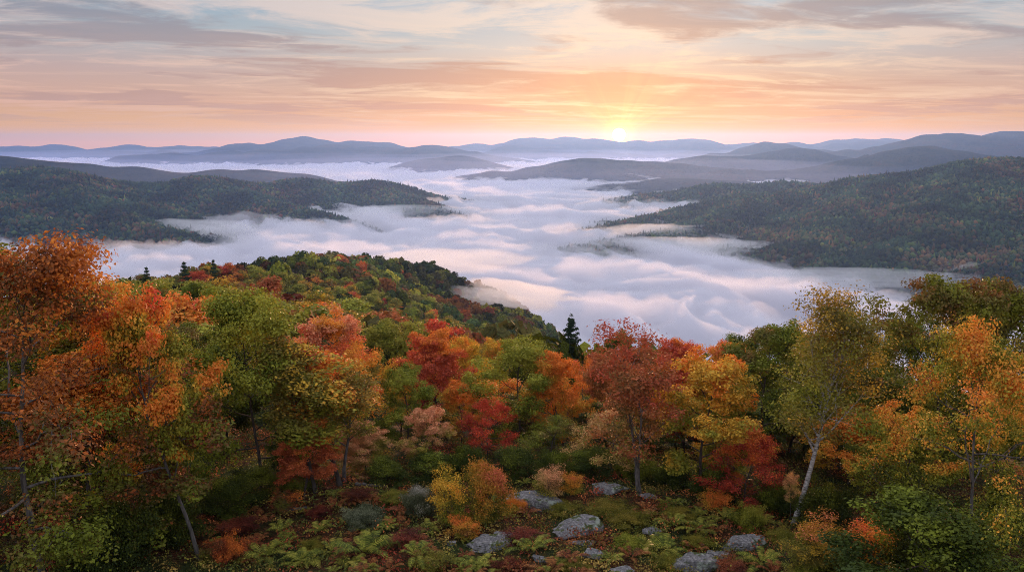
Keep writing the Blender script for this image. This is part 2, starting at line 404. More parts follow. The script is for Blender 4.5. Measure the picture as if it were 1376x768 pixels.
def fog_sea(name, top_fn, NTH, NR, r0, mat, label, bottom):
    th = np.linspace(-math.radians(58), math.radians(58), NTH); rr = np.exp(np.linspace(math.log(r0), math.log(14300.), NR))
    TH, RR = np.meshgrid(th, rr); X = RR * np.sin(TH); Y = RR * np.cos(TH); Z = top_fn(X, Y); n = NTH * NR
    top = np.stack([X.ravel(), Y.ravel(), Z.ravel()], 1); F1 = grid_faces(NTH, NR); idx = np.arange(n).reshape(NR, NTH)
    ring = np.concatenate([idx[0, :], idx[1:, -1], idx[-1, -2::-1], idx[-2:0:-1, 0]]); rb = np.arange(len(ring)) + n
    Vb = top[ring].copy(); Vb[:, 2] = bottom; nxt = np.roll(np.arange(len(ring)), -1)
    side = np.stack([ring, rb, rb[nxt], ring[nxt]], 1)
    Vall = np.concatenate([top, Vb, np.array([[0, 7000, bottom]])]); ci = n + len(ring)
    me = bpy.data.meshes.new(name); Q = np.concatenate([F1, side]); T = np.stack([rb[nxt], rb, np.full(len(ring), ci)], 1)
    loops = np.concatenate([Q.ravel(), T.ravel()]).astype(np.int32)
    starts = np.concatenate([np.arange(0, Q.size, 4), Q.size + np.arange(0, T.size, 3)]).astype(np.int32)
    me.vertices.add(len(Vall)); me.vertices.foreach_set('co', Vall.astype(np.float32).ravel())
    me.loops.add(len(loops)); me.loops.foreach_set('vertex_index', loops)
    me.polygons.add(len(starts)); me.polygons.foreach_set('loop_start', starts); me.update(calc_edges=True)
    me.materials.append(mat); tag(link(name, me), label, 'fog', kind='stuff')
fog_sea('fog', fog_top, 760, 760, 170., volume_mat('valley_fog', 1 / 30., (.89, .89, .925), .2), 'white sea of fog filling the valley between the hills', FLOOR + 6)
def mist_top(x, y):
    z = fog_top(x, y) * .55 + FOG_Z * .45
    return z + 4 + fbm(x / 260 + .4 * fbm(x / 90, y / 90, 2, 8), y / 120, 5, 15, .6) * 62
fog_sea('mist', mist_top, 520, 520, 260., volume_mat('thin_mist', 1 / 95., (.95, .94, .96), .3), 'thin veil of mist drifting over the fog and lapping up the hillsides', FLOOR + 4)

def wisp(px, py, Y, rx, ry, rz, dens, rot, seed, label):
    """a torn scrap of mist with real thickness"""
    x0, y0, z0 = at(px, py, Y); n, m = 72, 36; u = np.linspace(0, 2 * np.pi, n, endpoint=False); v = np.linspace(0.02, np.pi - .02, m); U, W = np.meshgrid(u, v)
    dx = np.cos(U) * np.sin(W); dy = np.sin(U) * np.sin(W); dz = np.cos(W)
    k = 1 + .55 * fbm(dx * 2.2 + seed, dy * 2.2 + dz * 1.7, 4, seed) * np.sin(W) + .25 * fbm(dx * 6 + seed, dy * 6 + dz * 3, 3, seed + 9) * np.sin(W)
    X, Y_, Z = dx * rx * k, dy * ry * k, dz * rz * k
    i = np.arange(n)[None, :]; j = np.arange(m - 1)[:, None]; a = (j * n + i); b = (j * n + (i + 1) % n)
    F = np.stack([a, a + n, b + n, b], -1).reshape(-1, 4)
    V = np.stack([X.ravel(), Y_.ravel(), Z.ravel()], 1)
    me = bpy.data.meshes.new('mist_wisp'); caps = [list(range(n)), [(m - 1) * n + q_ for q_ in range(n)][::-1]]
    me.from_pydata(V.tolist(), [], F.tolist() + caps); me.update(); me.materials.append(volume_mat('wisp', dens, (1, 1, 1), .3))
    tag(link('mist_wisp', me, loc=(x0, y0, z0), rotz=math.radians(rot)), label, 'mist', kind='stuff')
wisp(668, 394, 760, 75, 45, 11, 1 / 45., -30, 3, 'scrap of mist caught behind the shoulder of the wooded spur')
wisp(625, 398, 700, 50, 26, 8, 1 / 55., -20, 4, 'thin end of the mist creeping up the hollow of the spur')
wisp(590, 352, 800, 90, 40, 12, 1 / 70., 20, 5, 'veil of mist lapping over the back of the knoll')
wisp(872, 312, 2150, 170, 80, 22, 1 / 110., 10, 6, 'torn mist over the low tip of the right-hand hill')
wisp(930, 330, 1900, 210, 70, 20, 1 / 110., -15, 7, 'torn mist along the foot of the right-hand hill')
wisp(1150, 372, 1480, 200, 60, 16, 1 / 110., -10, 8, 'torn mist under the slope of the right-hand hill')
wisp(540, 284, 2900, 260, 90, 22, 1 / 120., 10, 9, 'torn mist over the right tip of the left-hand hill')
wisp(250, 305, 2350, 240, 80, 22, 1 / 120., -12, 10, 'torn mist at the foot of the left-hand hill')

fog_sea('mist', lambda x, y: -128 + fbm(x / 1500, y / 1500, 3, 61) * 50, 200, 160, 3550., volume_mat('far_mist', 1 / 11000., (.45, .58, .98), .5), 'pale blue mist filling the air between the farther ridges', FLOOR + 3)
# ------------------------------------------------------------------ the near ground: camera knoll, clearing and the wooded spur
GP = []
def g_at(px, py, Y, h=9.): x, y, z = at(px, py, Y); GP.append((x, y, z - h - (3.5 if Y < 400 else 0)))
for p in [(225,374,205),(300,368,262),(360,362,350),(420,352,470),(480,342,600),(540,354,680),(600,370,740),(660,387,800),(712,424,815),(738,450,840),
          (420,402,300),(350,392,250),(500,388,470),(560,412,520),(610,402,540),(690,421,630),(742,444,680),(500,428,370),(600,446,470),(430,428,240),(300,400,180),(380,425,170),(560,450,330)]:
    g_at(*p)
g_at(655, 398, 725, 30); g_at(610, 392, 660, 26)
for p in [(-25,28,-17.6),(0,28,-17.6),(25,28,-17.8),(-25,46,-18.3),(0,46,-18.5),(25,46,-18.6),(-12,37,-18),(12,37,-18.1),(-50,30,-18.5),(50,30,-19.5),
          (-50,50,-19.5),(50,50,-22),(0,60,-23),(25,62,-25),(-25,62,-22),(0,80,-31),(30,85,-36),(-30,85,-28),(-60,90,-28),(0,110,-40),(60,105,-42),(-50,130,-33),(0,150,-50),
          (60,300,-112),(100,400,-150),(200,400,-190),(150,200,-85),(300,200,-130),(100,700,-260),(300,700,-330),(60,200,-75),(30,450,-135),
          (-200,820,-190),(-60,1020,-300),(-330,620,-190),(-450,400,-200),(-250,270,-105),(-160,200,-72),(-120,120,-48),(-300,150,-110),(120,1000,-320),
          (0,-60,-15),(-100,-60,-22),(100,-60,-24),(0,-400,-60),(-400,-400,-140),(400,-400,-140),(-400,0,-120),(400,0,-130),(-120,30,-26),(120,30,-30),(0,0,-16.5),
          (-900,1400,-420),(0,1400,-400),(900,1400,-420),(-900,500,-400),(900,500,-420),(-900,-400,-400),(900,-400,-400),(500,300,-250)]:
    GP.append(p)
GP = np.array(GP, float)
def kern(r): return r
_n = len(GP)
A = np.zeros((_n + 3, _n + 3)); R_ = np.linalg.norm(GP[:, None, :2] - GP[None, :, :2], axis=2)
A[:_n, :_n] = kern(R_) - np.eye(_n) * 4.0
A[:_n, _n] = 1; A[:_n, _n+1:] = GP[:, :2]; A[_n, :_n] = 1; A[_n+1:, :_n] = GP[:, :2].T
_w = np.linalg.solve(A, np.concatenate([GP[:, 2], [0, 0, 0]]))
def ground_z(x, y):
    x = np.asarray(x, float); y = np.asarray(y, float); sh = x.shape; X = x.ravel(); Y = y.ravel()
    r = np.sqrt((X[:, None] - GP[None, :, 0]) ** 2 + (Y[:, None] - GP[None, :, 1]) ** 2 + 9.)
    z = r @ _w[:_n] + _w[_n] + _w[_n+1] * X + _w[_n+2] * Y
    d = np.clip((Y - 60) / 200, 0, 1)
    z = z + fbm(X / 110, Y / 110, 3, 21) * 9 * d + ridged(X / 160., Y / 160., 3, 23) * 8 * d
    z = z + fbm(X / 7., Y / 7., 3, 22) * .9 * (1 - d) + fbm(X / 1.6, Y / 1.6, 3, 24) * .22 * (1 - d)
    return z.reshape(sh)
def gz(x, y): return float(ground_z(np.array([x]), np.array([y]))[0])

m, t, o = new_mat('leaf_litter')
p = t.new('ShaderNodeBsdfPrincipled'); p.inputs['Roughness'].default_value = .95; p.inputs['Specular IOR Level'].default_value = .1
g = t.new('ShaderNodeNewGeometry').outputs['Position']
n1 = t.noise(g, .35, 4, .6); n2 = t.noise(g, 7., 4, .65)
v = t.new('ShaderNodeTexVoronoi'); t.put(v.inputs['Vector'], g); v.inputs['Scale'].default_value = 9.
pk = t.sep(v.outputs['Color'])[0]
c1 = t.ramp(t.math('ADD', t.math('MULTIPLY', n2, .5), t.math('MULTIPLY', pk, .5)), [(.15, (.012, .008, .005, 1)), (.4, (.045, .018, .009, 1)), (.6, (.09, .032, .012, 1)), (.85, (.14, .075, .03, 1))])
c2 = t.ramp(n2, [(.3, (.012, .018, .006, 1)), (.55, (.035, .045, .012, 1)), (.8, (.07, .08, .02, 1))])
t.l.new(t.mix(t.smooth(n1, .42, .58), c1, c2), p.inputs['Base Color'])
b = t.new('ShaderNodeBump'); b.inputs['Strength'].default_value = 1.; b.inputs['Distance'].default_value = .12; t.put(b.inputs['Height'], t.math('ADD', n2, pk)); t.l.new(b.outputs[0], p.inputs['Normal'])
t.l.new(p.outputs[0], o.inputs[0]); M_GROUND = m

s = np.linspace(-1, 1, 420); gx = np.sinh(s * 3.6) / np.sinh(3.6) * 900
s2 = np.linspace(-.62, 1, 460); gy = np.sinh(s2 * 3.4) / np.sinh(3.4) * 1400 + 34; gy = gy[gy > -420]
X, Y = np.meshgrid(gx, gy); Z = ground_z(X, Y)
me = mesh_np('ground', np.stack([X.ravel(), Y.ravel(), Z.ravel()], 1), grid_faces(len(gx), len(gy)), True, [M_GROUND])
tag(link('ground', me), kind='structure')

# ------------------------------------------------------------------ leaf and bark materials
def leaf_material(name, stops, ns=.45, trans=.22, rough=.55, wn=.44, wh=.42, wr=.26, attr=True):
    """colour varies by limb, by height in the crown and from leaf to leaf"""
    m, t, o = new_mat(name)
    tcn = t.new('ShaderNodeTexCoord').outputs['Object']; oi = t.new('ShaderNodeObjectInfo')
    off = t.vmath('ADD', tcn, t.comb(t.math('MULTIPLY', oi.outputs['Random'], 91.), t.math('MULTIPLY', oi.outputs['Random'], 37.), 0.0))
    n = t.smooth(t.noise(off, ns, 2, .5), .28, .72)
    at_ = t.new('ShaderNodeAttribute', attribute_name='tint'); r, h, lf = t.sep(at_.outputs['Color'])
    f = t.math('ADD', t.math('ADD', t.math('MULTIPLY', n, wn), t.math('MULTIPLY', h, wh)), t.math('MULTIPLY', t.math('ADD', t.math('MULTIPLY', r, .55), t.math('MULTIPLY', lf, .45)), wr))
    f = t.math('SUBTRACT', f, .06)
    c = t.ramp(f, [(a, (*k, 1)) for a, k in stops])
    hs = t.new('ShaderNodeHueSaturation'); t.l.new(c, hs.inputs['Color'])
    t.put(hs.inputs['Value'], t.math('ADD', t.math('MULTIPLY', lf, .5), .78))
    t.put(hs.inputs['Hue'], t.math('ADD', t.math('MULTIPLY', oi.outputs['Random'], .024), .488))
    p = t.new('ShaderNodeBsdfPrincipled'); t.l.new(hs.outputs[0], p.inputs['Base Color']); p.inputs['Roughness'].default_value = rough; p.inputs['Specular IOR Level'].default_value = .12
    tr = t.new('ShaderNodeBsdfTranslucent'); t.l.new(hs.outputs[0], tr.inputs[0])
    mx = t.new('ShaderNodeMixShader'); mx.inputs[0].default_value = trans
    t.l.new(p.outputs[0], mx.inputs[1]); t.l.new(tr.outputs[0], mx.inputs[2]); t.l.new(mx.outputs[0], o.inputs[0])
    return m
G0=(.020,.026,.005); G1=(.046,.057,.006); G2=(.125,.14,.014); YG=(.20,.19,.024); OL=(.10,.085,.02); Y1=(.36,.23,.025); Y2=(.50,.27,.03)
O1=(.44,.15,.022); O2=(.50,.19,.03); RU=(.26,.07,.018); R1=(.36,.05,.022); R2=(.42,.08,.035); MR=(.20,.025,.016); BR=(.12,.045,.018); PK=(.50,.19,.10)
PAL = {
 'rust':      [(.1,G1),(.34,G2),(.47,OL),(.58,BR),(.72,RU),(.86,(.36,.12,.02)),(1.,O1)],
 'orange_green': [(.14,G1),(.38,G2),(.55,YG),(.67,Y2),(.77,O1),(.89,O2),(1.,R2)],
 'green_orange': [(.15,G0),(.35,G1),(.52,G2),(.62,YG),(.70,Y2),(.82,O2)],
 'orange':    [(.1,G2),(.3,YG),(.45,Y1),(.62,O1),(.8,O2),(1.,R2)],
 'yellow':    [(.1,G1),(.3,G2),(.48,YG),(.62,Y1),(.8,Y2),(.97,O1)],
 'brick': [(.15,BR),(.4,(.20,.045,.018)),(.65,(.32,.065,.022)),(.9,O1)],
 'yellow_green': [(.1,G1),(.3,G2),(.5,YG),(.7,OL),(.9,Y1)],
 'green':     [(.1,G0),(.3,G1),(.52,G2),(.78,YG)],
 'dark_green':[(.1,G0),(.4,(.028,.042,.008)),(.7,G1),(.95,G2)],
 'green_rust':[(.1,G0),(.35,G1),(.62,G2),(.86,OL),(1.,(.15,.075,.02))],
 'red':       [(.1,BR),(.3,MR),(.5,(.30,.06,.028)),(.7,(.38,.075,.032)),(.9,O1)],
 'dark_red':  [(.1,(.06,.016,.012)),(.4,MR),(.7,R1),(.95,R1)],
 'salmon':    [(.1,OL),(.3,O1),(.5,R2),(.7,PK),(.9,O2)],
 'olive_red': [(.1,G1),(.3,OL),(.5,(.17,.08,.022)),(.7,(.24,.085,.028)),(.95,(.27,.065,.03))],
 'gold':      [(.1,OL),(.3,BR),(.5,Y1),(.7,O1),(.9,O1)],
 'pale':      [(.1,OL),(.35,YG),(.6,(.34,.20,.07)),(.85,(.45,.22,.10))],
 'needle':    [(.1,(.010,.022,.012)),(.5,(.018,.036,.018)),(.9,(.03,.05,.022))],
}
BOOST = 1.6
M_LEAF = {k: leaf_material(k + '_leaves', [(a * .92, tuple(min(.72, u * BOOST) for u in c)) for a, c in v]) for k, v in PAL.items()}
def bark_material(name, a, b, sc_, band=0.0):
    m, t, o = new_mat(name)
    p = t.new('ShaderNodeBsdfPrincipled'); p.inputs['Roughness'].default_value = .9; p.inputs['Specular IOR Level'].default_value = .15
    tcn = t.new('ShaderNodeTexCoord').outputs['Object']
    st = t.vmath('MULTIPLY', tcn, (1, 1, .22 if not band else 3.2))
    n = t.noise(st, sc_, 5, .65)
    t.l.new(t.ramp(n, [(.35, (*a, 1)), (.62, (*b, 1))]), p.inputs['Base Color'])
    bm = t.new('ShaderNodeBump'); bm.inputs['Distance'].default_value = .04; bm.inputs['Strength'].default_value = .9; t.put(bm.inputs['Height'], n); t.l.new(bm.outputs[0], p.inputs['Normal'])
    t.l.new(p.outputs[0], o.inputs[0]); return m
M_BARK = bark_material('bark', (.028, .022, .018), (.10, .085, .072), 6.)
M_GREYBARK = bark_material('grey_bark', (.045, .04, .036), (.18, .165, .15), 6.)
M_BIRCH = bark_material('birch_bark', (.10, .09, .08), (.62, .60, .56), 5., 1)

# ------------------------------------------------------------------ tree building
def frames(path):
    T = np.gradient(path, axis=0); T /= np.linalg.norm(T, axis=1)[:, None] + 1e-9
    ref = np.array([0.31, 0.95, 0.05]); A_ = np.cross(T, ref); A_ /= np.linalg.norm(A_, axis=1)[:, None] + 1e-9
    return A_, np.cross(T, A_)
class Tubes:
    def __init__(s): s.V = []; s.F = []; s.n = 0
    def add(s, path, rad, sides=6):
        path = np.asarray(path, float); rad = np.asarray(rad, float); A_, B_ = frames(path)
        a = np.linspace(0, 2 * np.pi, sides, endpoint=False)
        V = path[:, None] + rad[:, None, None] * (np.cos(a)[None, :, None] * A_[:, None] + np.sin(a)[None, :, None] * B_[:, None])
        k = len(path); i = np.arange(k - 1)[:, None] * sides; j = np.arange(sides)[None, :]; j2 = (j + 1) % sides
        F = np.stack([i + j, i + j2, i + sides + j2, i + sides + j], -1).reshape(-1, 4) + s.n
        s.V.append(V.reshape(-1, 3)); s.F.append(F); s.n += k * sides
    def mesh(s, name, mats): return mesh_np(name, np.concatenate(s.V), np.concatenate(s.F), True, mats)
def unit(v): return v / (np.linalg.norm(v) + 1e-9)
def curve(rng, p0, d, L, n, wob, up=0.0):
    P = [np.array(p0, float)]; d = unit(np.array(d, float))
    for i in range(n):
        d = unit(d + rng.normal(0, wob, 3) + np.array([0, 0, up])); P.append(P[-1] + d * L / n)
    return np.array(P), d
def leaves(rng, C, K, rc, size, zflat=.6, upb=.9, spread_size=.5, aspect=.62, tint=None, Htot=1., droop=.25):
    """K small folded leaf faces round each centre C"""
    n = len(C); N = n * K
    c = np.repeat(C, K, 0); off = rng.normal(0, 1, (N, 3)); off /= np.maximum(1, np.linalg.norm(off, axis=1)[:, None] / 1.7)
    rcs = np.repeat(rng.uniform(.7, 1.3, n) * rc, K)[:, None]
    off = off * rcs * np.array([1, 1, zflat]); P = c + off
    nrm = rng.normal(0, .42, (N, 3)) + off / (rcs + 1e-6) * .75 + np.array([0, 0, upb * .62]); nrm /= np.linalg.norm(nrm, axis=1)[:, None]
    ax = rng.normal(0, 1, (N, 3)); ax[:, 2] -= droop; ax -= (ax * nrm).sum(1)[:, None] * nrm; ax /= np.linalg.norm(ax, axis=1)[:, None] + 1e-9
    sd_ = np.cross(nrm, ax); s_ = (size * rng.uniform(1 - spread_size, 1 + spread_size, N))[:, None]
    v0 = P - ax * s_ * .5; v2 = P + ax * s_ * .5; w_ = sd_ * s_ * aspect * .5; fold = nrm * s_ * .12
    V = np.stack([v0, P + w_ + fold, v2, P - w_ + fold], 1).reshape(-1, 3)
    F = np.arange(N * 4).reshape(-1, 4)
    cr = np.repeat(rng.uniform(0, 1, n), K); h = np.clip(P[:, 2] / Htot, 0, 1)
    T = np.repeat(np.stack([cr, h, rng.uniform(0, 1, N)], 1), 4, 0)
    return V, F, T

PROTO = {}
def make_tree(key, seed, H=10., R=3.6, base=.3, limbs=13, sub=5, twigs=3, K=22, rc=.36, size=.15, r0=.11, lean=(0, 0), wob=.05, shape='round',
              bark=None, stems=1, gap=.0, sides=7, crook=.1, zflat=.58, limb_show=1.0):
    rng = np.random.RandomState(seed); tb = Tubes(); ends = []
    for st in range(stems):
        ang0 = rng.uniform(0, 6.28); l0 = np.array([lean[0] + (math.cos(ang0) * .22 if stems > 1 else 0), lean[1] + (math.sin(ang0) * .22 if stems > 1 else 0), 1.])
        hh = H * (1 if st == 0 else rng.uniform(.75, .95)); rs = r0 * (1 if st == 0 else .75)
        path, _ = curve(rng, (0.12 * math.cos(ang0) * (stems > 1), .12 * math.sin(ang0) * (stems > 1), -.4), l0, hh * .95, 16, wob, .04)
        k = np.linspace(0, 1, len(path)); rad = rs * (1 - .86 * k) ; rad[0] *= 1.5; rad[1] *= 1.12
        tb.add(path, rad, sides)
        az = rng.uniform(0, 6.28)
        for i in range(limbs):
            f = base + (1 - base) * (i + rng.uniform(0, .9)) / limbs; f = min(f, .98)
            q_ = f * (len(path) - 1); a = int(q_); p0 = path[a] * (1 - (q_ - a)) + path[min(a + 1, len(path) - 1)] * (q_ - a)
            t_ = (f - base) / (1 - base); az += 2.4 + rng.normal(0, .35)
            if shape == 'round': pr = math.sin(math.pi * (.16 + .80 * t_)) ** .7; el = math.radians(8 + 62 * t_ ** 1.2)
            elif shape == 'vase': pr = .55 + .45 * math.sin(math.pi * (.1 + .75 * t_)); el = math.radians(38 + 35 * t_)
            elif shape == 'layer': pr = math.sin(math.pi * (.3 + .66 * t_)) ** .8; el = math.radians(0 + 45 * t_ ** 1.6)
            else: pr = math.sin(math.pi * (.25 + .7 * t_)); el = math.radians(28 + 40 * t_)
            L = R * max(.22, pr) * rng.uniform(.72, 1.12)
            d = (math.cos(az) * math.cos(el), math.sin(az) * math.cos(el), math.sin(el))
            lp, ld = curve(rng, p0, d, L, 7, crook, .06); lr = max(.018, rs * .55 * (1 - .6 * f)) * (1 - .8 * np.linspace(0, 1, 8))
            tb.add(lp, lr, 5)
            for j in range(sub):
                g_ = .3 + .7 * (j + rng.uniform(0, .8)) / sub; g_ = min(g_, 1.)
                qq = g_ * 7; b_ = min(int(qq), 6); p1 = lp[b_] + (lp[b_ + 1] - lp[b_]) * (qq - b_)
                d1 = unit(np.array(d) + rng.normal(0, .75, 3) * np.array([1, 1, .6]) + (0, 0, .15)); L1 = L * rng.uniform(.22, .42) * (1.15 - .4 * g_) + .25
                sp, sdir = curve(rng, p1, d1, L1, 4, crook * 1.4, .05); tb.add(sp, (.5 * lr[b_] + .004) * (1 - .75 * np.linspace(0, 1, 5)), 4)
                ends.append(sp[-1])
                for w_ in range(twigs):
                    d2 = unit(d1 + rng.normal(0, .8, 3)); p2 = sp[rng.randint(1, 5)]; e = p2 + d2 * rng.uniform(.25, .6) * (H / 10) ; ends.append(e)
            ends.append(lp[-1])
        ends.append(path[-1])
    E = np.array(ends)
    if gap > 0: E = E[rng.uniform(0, 1, len(E)) > gap]
    V, F, T = leaves(rng, E, K, rc, size, zflat=zflat, Htot=H)
    tm = tb.mesh('trunk', [bark or M_BARK]); cm = mesh_np('crown', V, F, False, [M_LEAF['green']], T)
    wd = np.percentile(np.hypot(V[:, 0], V[:, 1]), 94)
    PROTO[key] = dict(trunk=tm, crown=cm, H=V[:, 2].max(), R=wd)

def make_conifer(key, seed, H=10., R=3.0, K=7, whorl=.62, size=.22):
    rng = np.random.RandomState(seed); tb = Tubes(); path, _ = curve(rng, (0, 0, -.4), (0, 0, 1), H + .4, 12, .012, .02)
    tb.add(path, .13 * (1 - .93 * np.linspace(0, 1, 13)), 6); E = []; h = H * .14
    while h < H * .985:
        t_ = (h / H - .14) / .86; n = rng.randint(4, 7); a0 = rng.uniform(0, 6.28); L0 = R * (1 - t_) ** .85 * (1 if t_ > .05 else .75)
        for i in range(n):
            a = a0 + i * 6.283 / n + rng.normal(0, .2); L = max(.12, L0 * rng.uniform(.45, 1.2)); z0 = h + rng.uniform(-.1, .1)
            k = np.linspace(0, 1, 6); p = np.stack([np.cos(a) * k * L, np.sin(a) * k * L, z0 - .22 * L * np.sin(k * 2.2) + .22 * L * k * k], 1)
            tb.add(p, .02 * (1 - .8 * k), 3)
            m = max(2, int(L / .2))
            for kk in np.linspace(.12, 1, m):
                c = np.array([np.interp(kk, k, p[:, q_]) for q_ in range(3)]); sd_ = np.array([-math.sin(a), math.cos(a), 0]); wv = .34 * L * (1 - kk * .75)
                for s_ in (-1, -.4, .4, 1): E.append(c + sd_ * wv * s_ * rng.uniform(.5, 1) + (0, 0, -.05))
        h += whorl * (1 - .45 * t_)
    E.append(np.array([0, 0, H * .99])); E = np.array(E)
    V, F, T = leaves(rng, E, K, .13, size, zflat=.45, upb=.6, aspect=.3, Htot=H)
    PROTO[key] = dict(trunk=tb.mesh('trunk', [M_BARK]), crown=mesh_np('crown', V, F, False, [M_LEAF['needle']], T), H=H, R=R)
make_tree('maple_a', 11, 10, 3.6, .26, 15, 5, 4, K=72, rc=0.28)
make_tree('maple_b', 12, 10, 3.3, .30, 14, 5, 4, K=72, rc=0.28, shape='round', stems=2)
make_tree('maple_c', 13, 10, 3.9, .22, 16, 5, 4, K=34, rc=.36, shape='layer')
make_tree('oak_a', 14, 10, 4.3, .25, 15, 6, 4, K=64, rc=0.32, shape='round', crook=.2)
make_tree('oak_b', 15, 10, 4.0, .30, 14, 6, 4, K=64, rc=0.32, shape='layer', crook=.22, gap=.1)
make_tree('maple_lean', 25, 10, 3.5, .40, 15, 5, 4, K=64, rc=0.28, wob=.05, shape='round', bark=M_GREYBARK, r0=.12, crook=.14, lean=(-.22, .05))
make_tree('slender_a', 16, 10, 2.4, .46, 13, 4, 4, K=52, rc=.32, wob=.035, shape='vase', bark=M_BARK, r0=.10)
make_tree('slender_b', 17, 10, 2.9, .42, 12, 4, 4, K=36, rc=.32, wob=.04, shape='vase', bark=M_GREYBARK, gap=.12, r0=.12)
make_tree('open', 26, 10, 3.0, .40, 11, 5, 3, K=34, rc=.34, wob=.05, shape='vase', bark=M_GREYBARK, gap=.22, r0=.12, stems=2, crook=.13)
make_tree('birch', 18, 10, 3.4, .42, 20, 5, 5, K=40, rc=.36, size=.11, wob=.03, shape='vase', bark=M_BIRCH, gap=.08, r0=.14, lean=(.22, 0))
make_tree('spread', 19, 10, 4.6, .20, 16, 6, 4, K=74, rc=.34, size=.105, shape='layer', crook=.2, bark=M_GREYBARK)
make_tree('tree_far_a', 20, 10, 4.0, .2, 14, 5, 2, K=16, rc=.62, size=.40, r0=.14)
make_tree('tree_far_b', 21, 10, 3.6, .2, 14, 5, 2, K=16, rc=.60, size=.38, shape='vase', r0=.14)
make_tree('tree_far_c', 22, 10, 4.3, .2, 13, 5, 2, K=16, rc=.66, size=.42, shape='layer', r0=.14)
make_conifer('conifer', 23, K=12); make_conifer('conifer_far', 24, K=4, size=.42, whorl=.9)
# canopy template for the woods: leaf-clump faces on a lumpy dome
def dome(seed, n, size):
    rng = np.random.RandomState(seed)
    c = rng.normal(0, 1, (16, 3)); c /= np.linalg.norm(c, axis=1)[:, None]; c[:, 2] = np.abs(c[:, 2]) * .9 - .15
    P = []
    for k in range(16):
        d = rng.normal(0, 1, (n // 16, 3)); d /= np.linalg.norm(d, axis=1)[:, None]; P.append(c[k] * .62 + d * .40)
    P = np.concatenate(P); nrm = P / np.linalg.norm(P, axis=1)[:, None] + rng.normal(0, .35, P.shape); nrm /= np.linalg.norm(nrm, axis=1)[:, None]
    a = np.cross(nrm, rng.normal(0, 1, P.shape)); a /= np.linalg.norm(a, axis=1)[:, None]; b = np.cross(nrm, a)
    s_ = size * rng.uniform(.7, 1.3, (len(P), 1))
    V = np.stack([P - a * s_, P + b * s_ * .8, P + a * s_, P - b * s_ * .8], 1).reshape(-1, 3)
    return V, np.arange(len(V)).reshape(-1, 4)
def ball(seed, lumps=.22):
    import bmesh
    bm = bmesh.new(); bmesh.ops.create_icosphere(bm, subdivisions=2 if lumps > .2 else 1, radius=1.)
    rng = np.random.RandomState(seed); V = np.array([v.co[:] for v in bm.verts]); F = np.array([[v.index for v in f.verts] for f in bm.faces]); bm.free()
    V *= (1 + rng.normal(0, lumps * .55, (len(V), 1))); V[:, 2] = np.where(V[:, 2] < 0, V[:, 2] * .6, V[:, 2])
    return V, F
def forest_material(name, val=1.):
    m, t, o = new_mat(name)
    a = t.new('ShaderNodeAttribute', attribute_name='tint')
    g = t.new('ShaderNodeNewGeometry').outputs['Position']
    n = t.noise(g, .8, 3, .7)
    hs = t.new('ShaderNodeHueSaturation'); t.l.new(a.outputs['Color'], hs.inputs['Color']); t.put(hs.inputs['Value'], t.math('ADD', t.math('MULTIPLY', n, 1.1), .45 * val))
    p = t.new('ShaderNodeBsdfPrincipled'); p.inputs['Roughness'].default_value = .8; p.inputs['Specular IOR Level'].default_value = .1
    t.l.new(hs.outputs[0], p.inputs['Base Color'])
    b = t.new('ShaderNodeBump'); b.inputs['Strength'].default_value = .9; b.inputs['Distance'].default_value = 1.2; t.put(b.inputs['Height'], n); t.l.new(b.outputs[0], p.inputs['Normal'])
    tr = t.new('ShaderNodeBsdfTranslucent'); t.l.new(hs.outputs[0], tr.inputs[0]); mx = t.new('ShaderNodeMixShader'); mx.inputs[0].default_value = .2
    t.l.new(p.outputs[0], mx.inputs[1]); t.l.new(tr.outputs[0], mx.inputs[2]); t.l.new(mx.outputs[0], o.inputs[0])
    return m
M_CANOPY = forest_material('canopy')
def bake(name, templates, P, S, tint, rng, label):
    Vs = []; Fs = []; Ts = []; off = 0
    pick = rng.randint(0, len(templates), len(P)); rot = rng.uniform(0, 6.283, len(P))
    for k, (V, F) in enumerate(templates):
        ii = np.where(pick == k)[0]
        if not len(ii): continue
        c, s_ = np.cos(rot[ii])[:, None], np.sin(rot[ii])[:, None]
        x = V[None, :, 0] * c - V[None, :, 1] * s_; y = V[None, :, 0] * s_ + V[None, :, 1] * c; z = np.repeat(V[None, :, 2], len(ii), 0)
        W = np.stack([x, y, z], -1) * S[ii][:, None, :] + P[ii][:, None, :]
        Vs.append(W.reshape(-1, 3)); Fs.append((F[None] + (np.arange(len(ii)) * len(V))[:, None, None] + off).reshape(-1, F.shape[1])); off += len(ii) * len(V)
        Ts.append(np.repeat(tint[ii], len(V), 0))
    me = mesh_np(name, np.concatenate(Vs), np.concatenate(Fs), F.shape[1] == 3, [M_CANOPY], np.concatenate(Ts))
    o = link(name, me); tag(o, label, 'forest', kind='stuff'); return o
def scatter(rng, x0, x1, y0, y1, sp, jit=.45):
    X, Y = np.meshgrid(np.arange(x0, x1, sp), np.arange(y0, y1, sp)); X = X + (np.arange(X.shape[0]) % 2)[:, None] * sp * .5
    X = X.ravel() + rng.uniform(-jit, jit, X.size) * sp; Y = Y.ravel() + rng.uniform(-jit, jit, Y.size) * sp
    return X, Y
FCH = np.array([(.014,.030,.016),(.020,.040,.018),(.028,.048,.018),(.05,.075,.02),(.055,.055,.022),(.05,.05,.018),(.07,.045,.022),(.10,.055,.022),(.11,.06,.024),(.085,.03,.02),(.09,.10,.022)]) * 1.45
FC = np.array([G0, G1, (.045,.07,.018), G2, OL, (.075,.07,.02), BR, RU, (.20,.08,.02), (.16,.04,.02), YG])
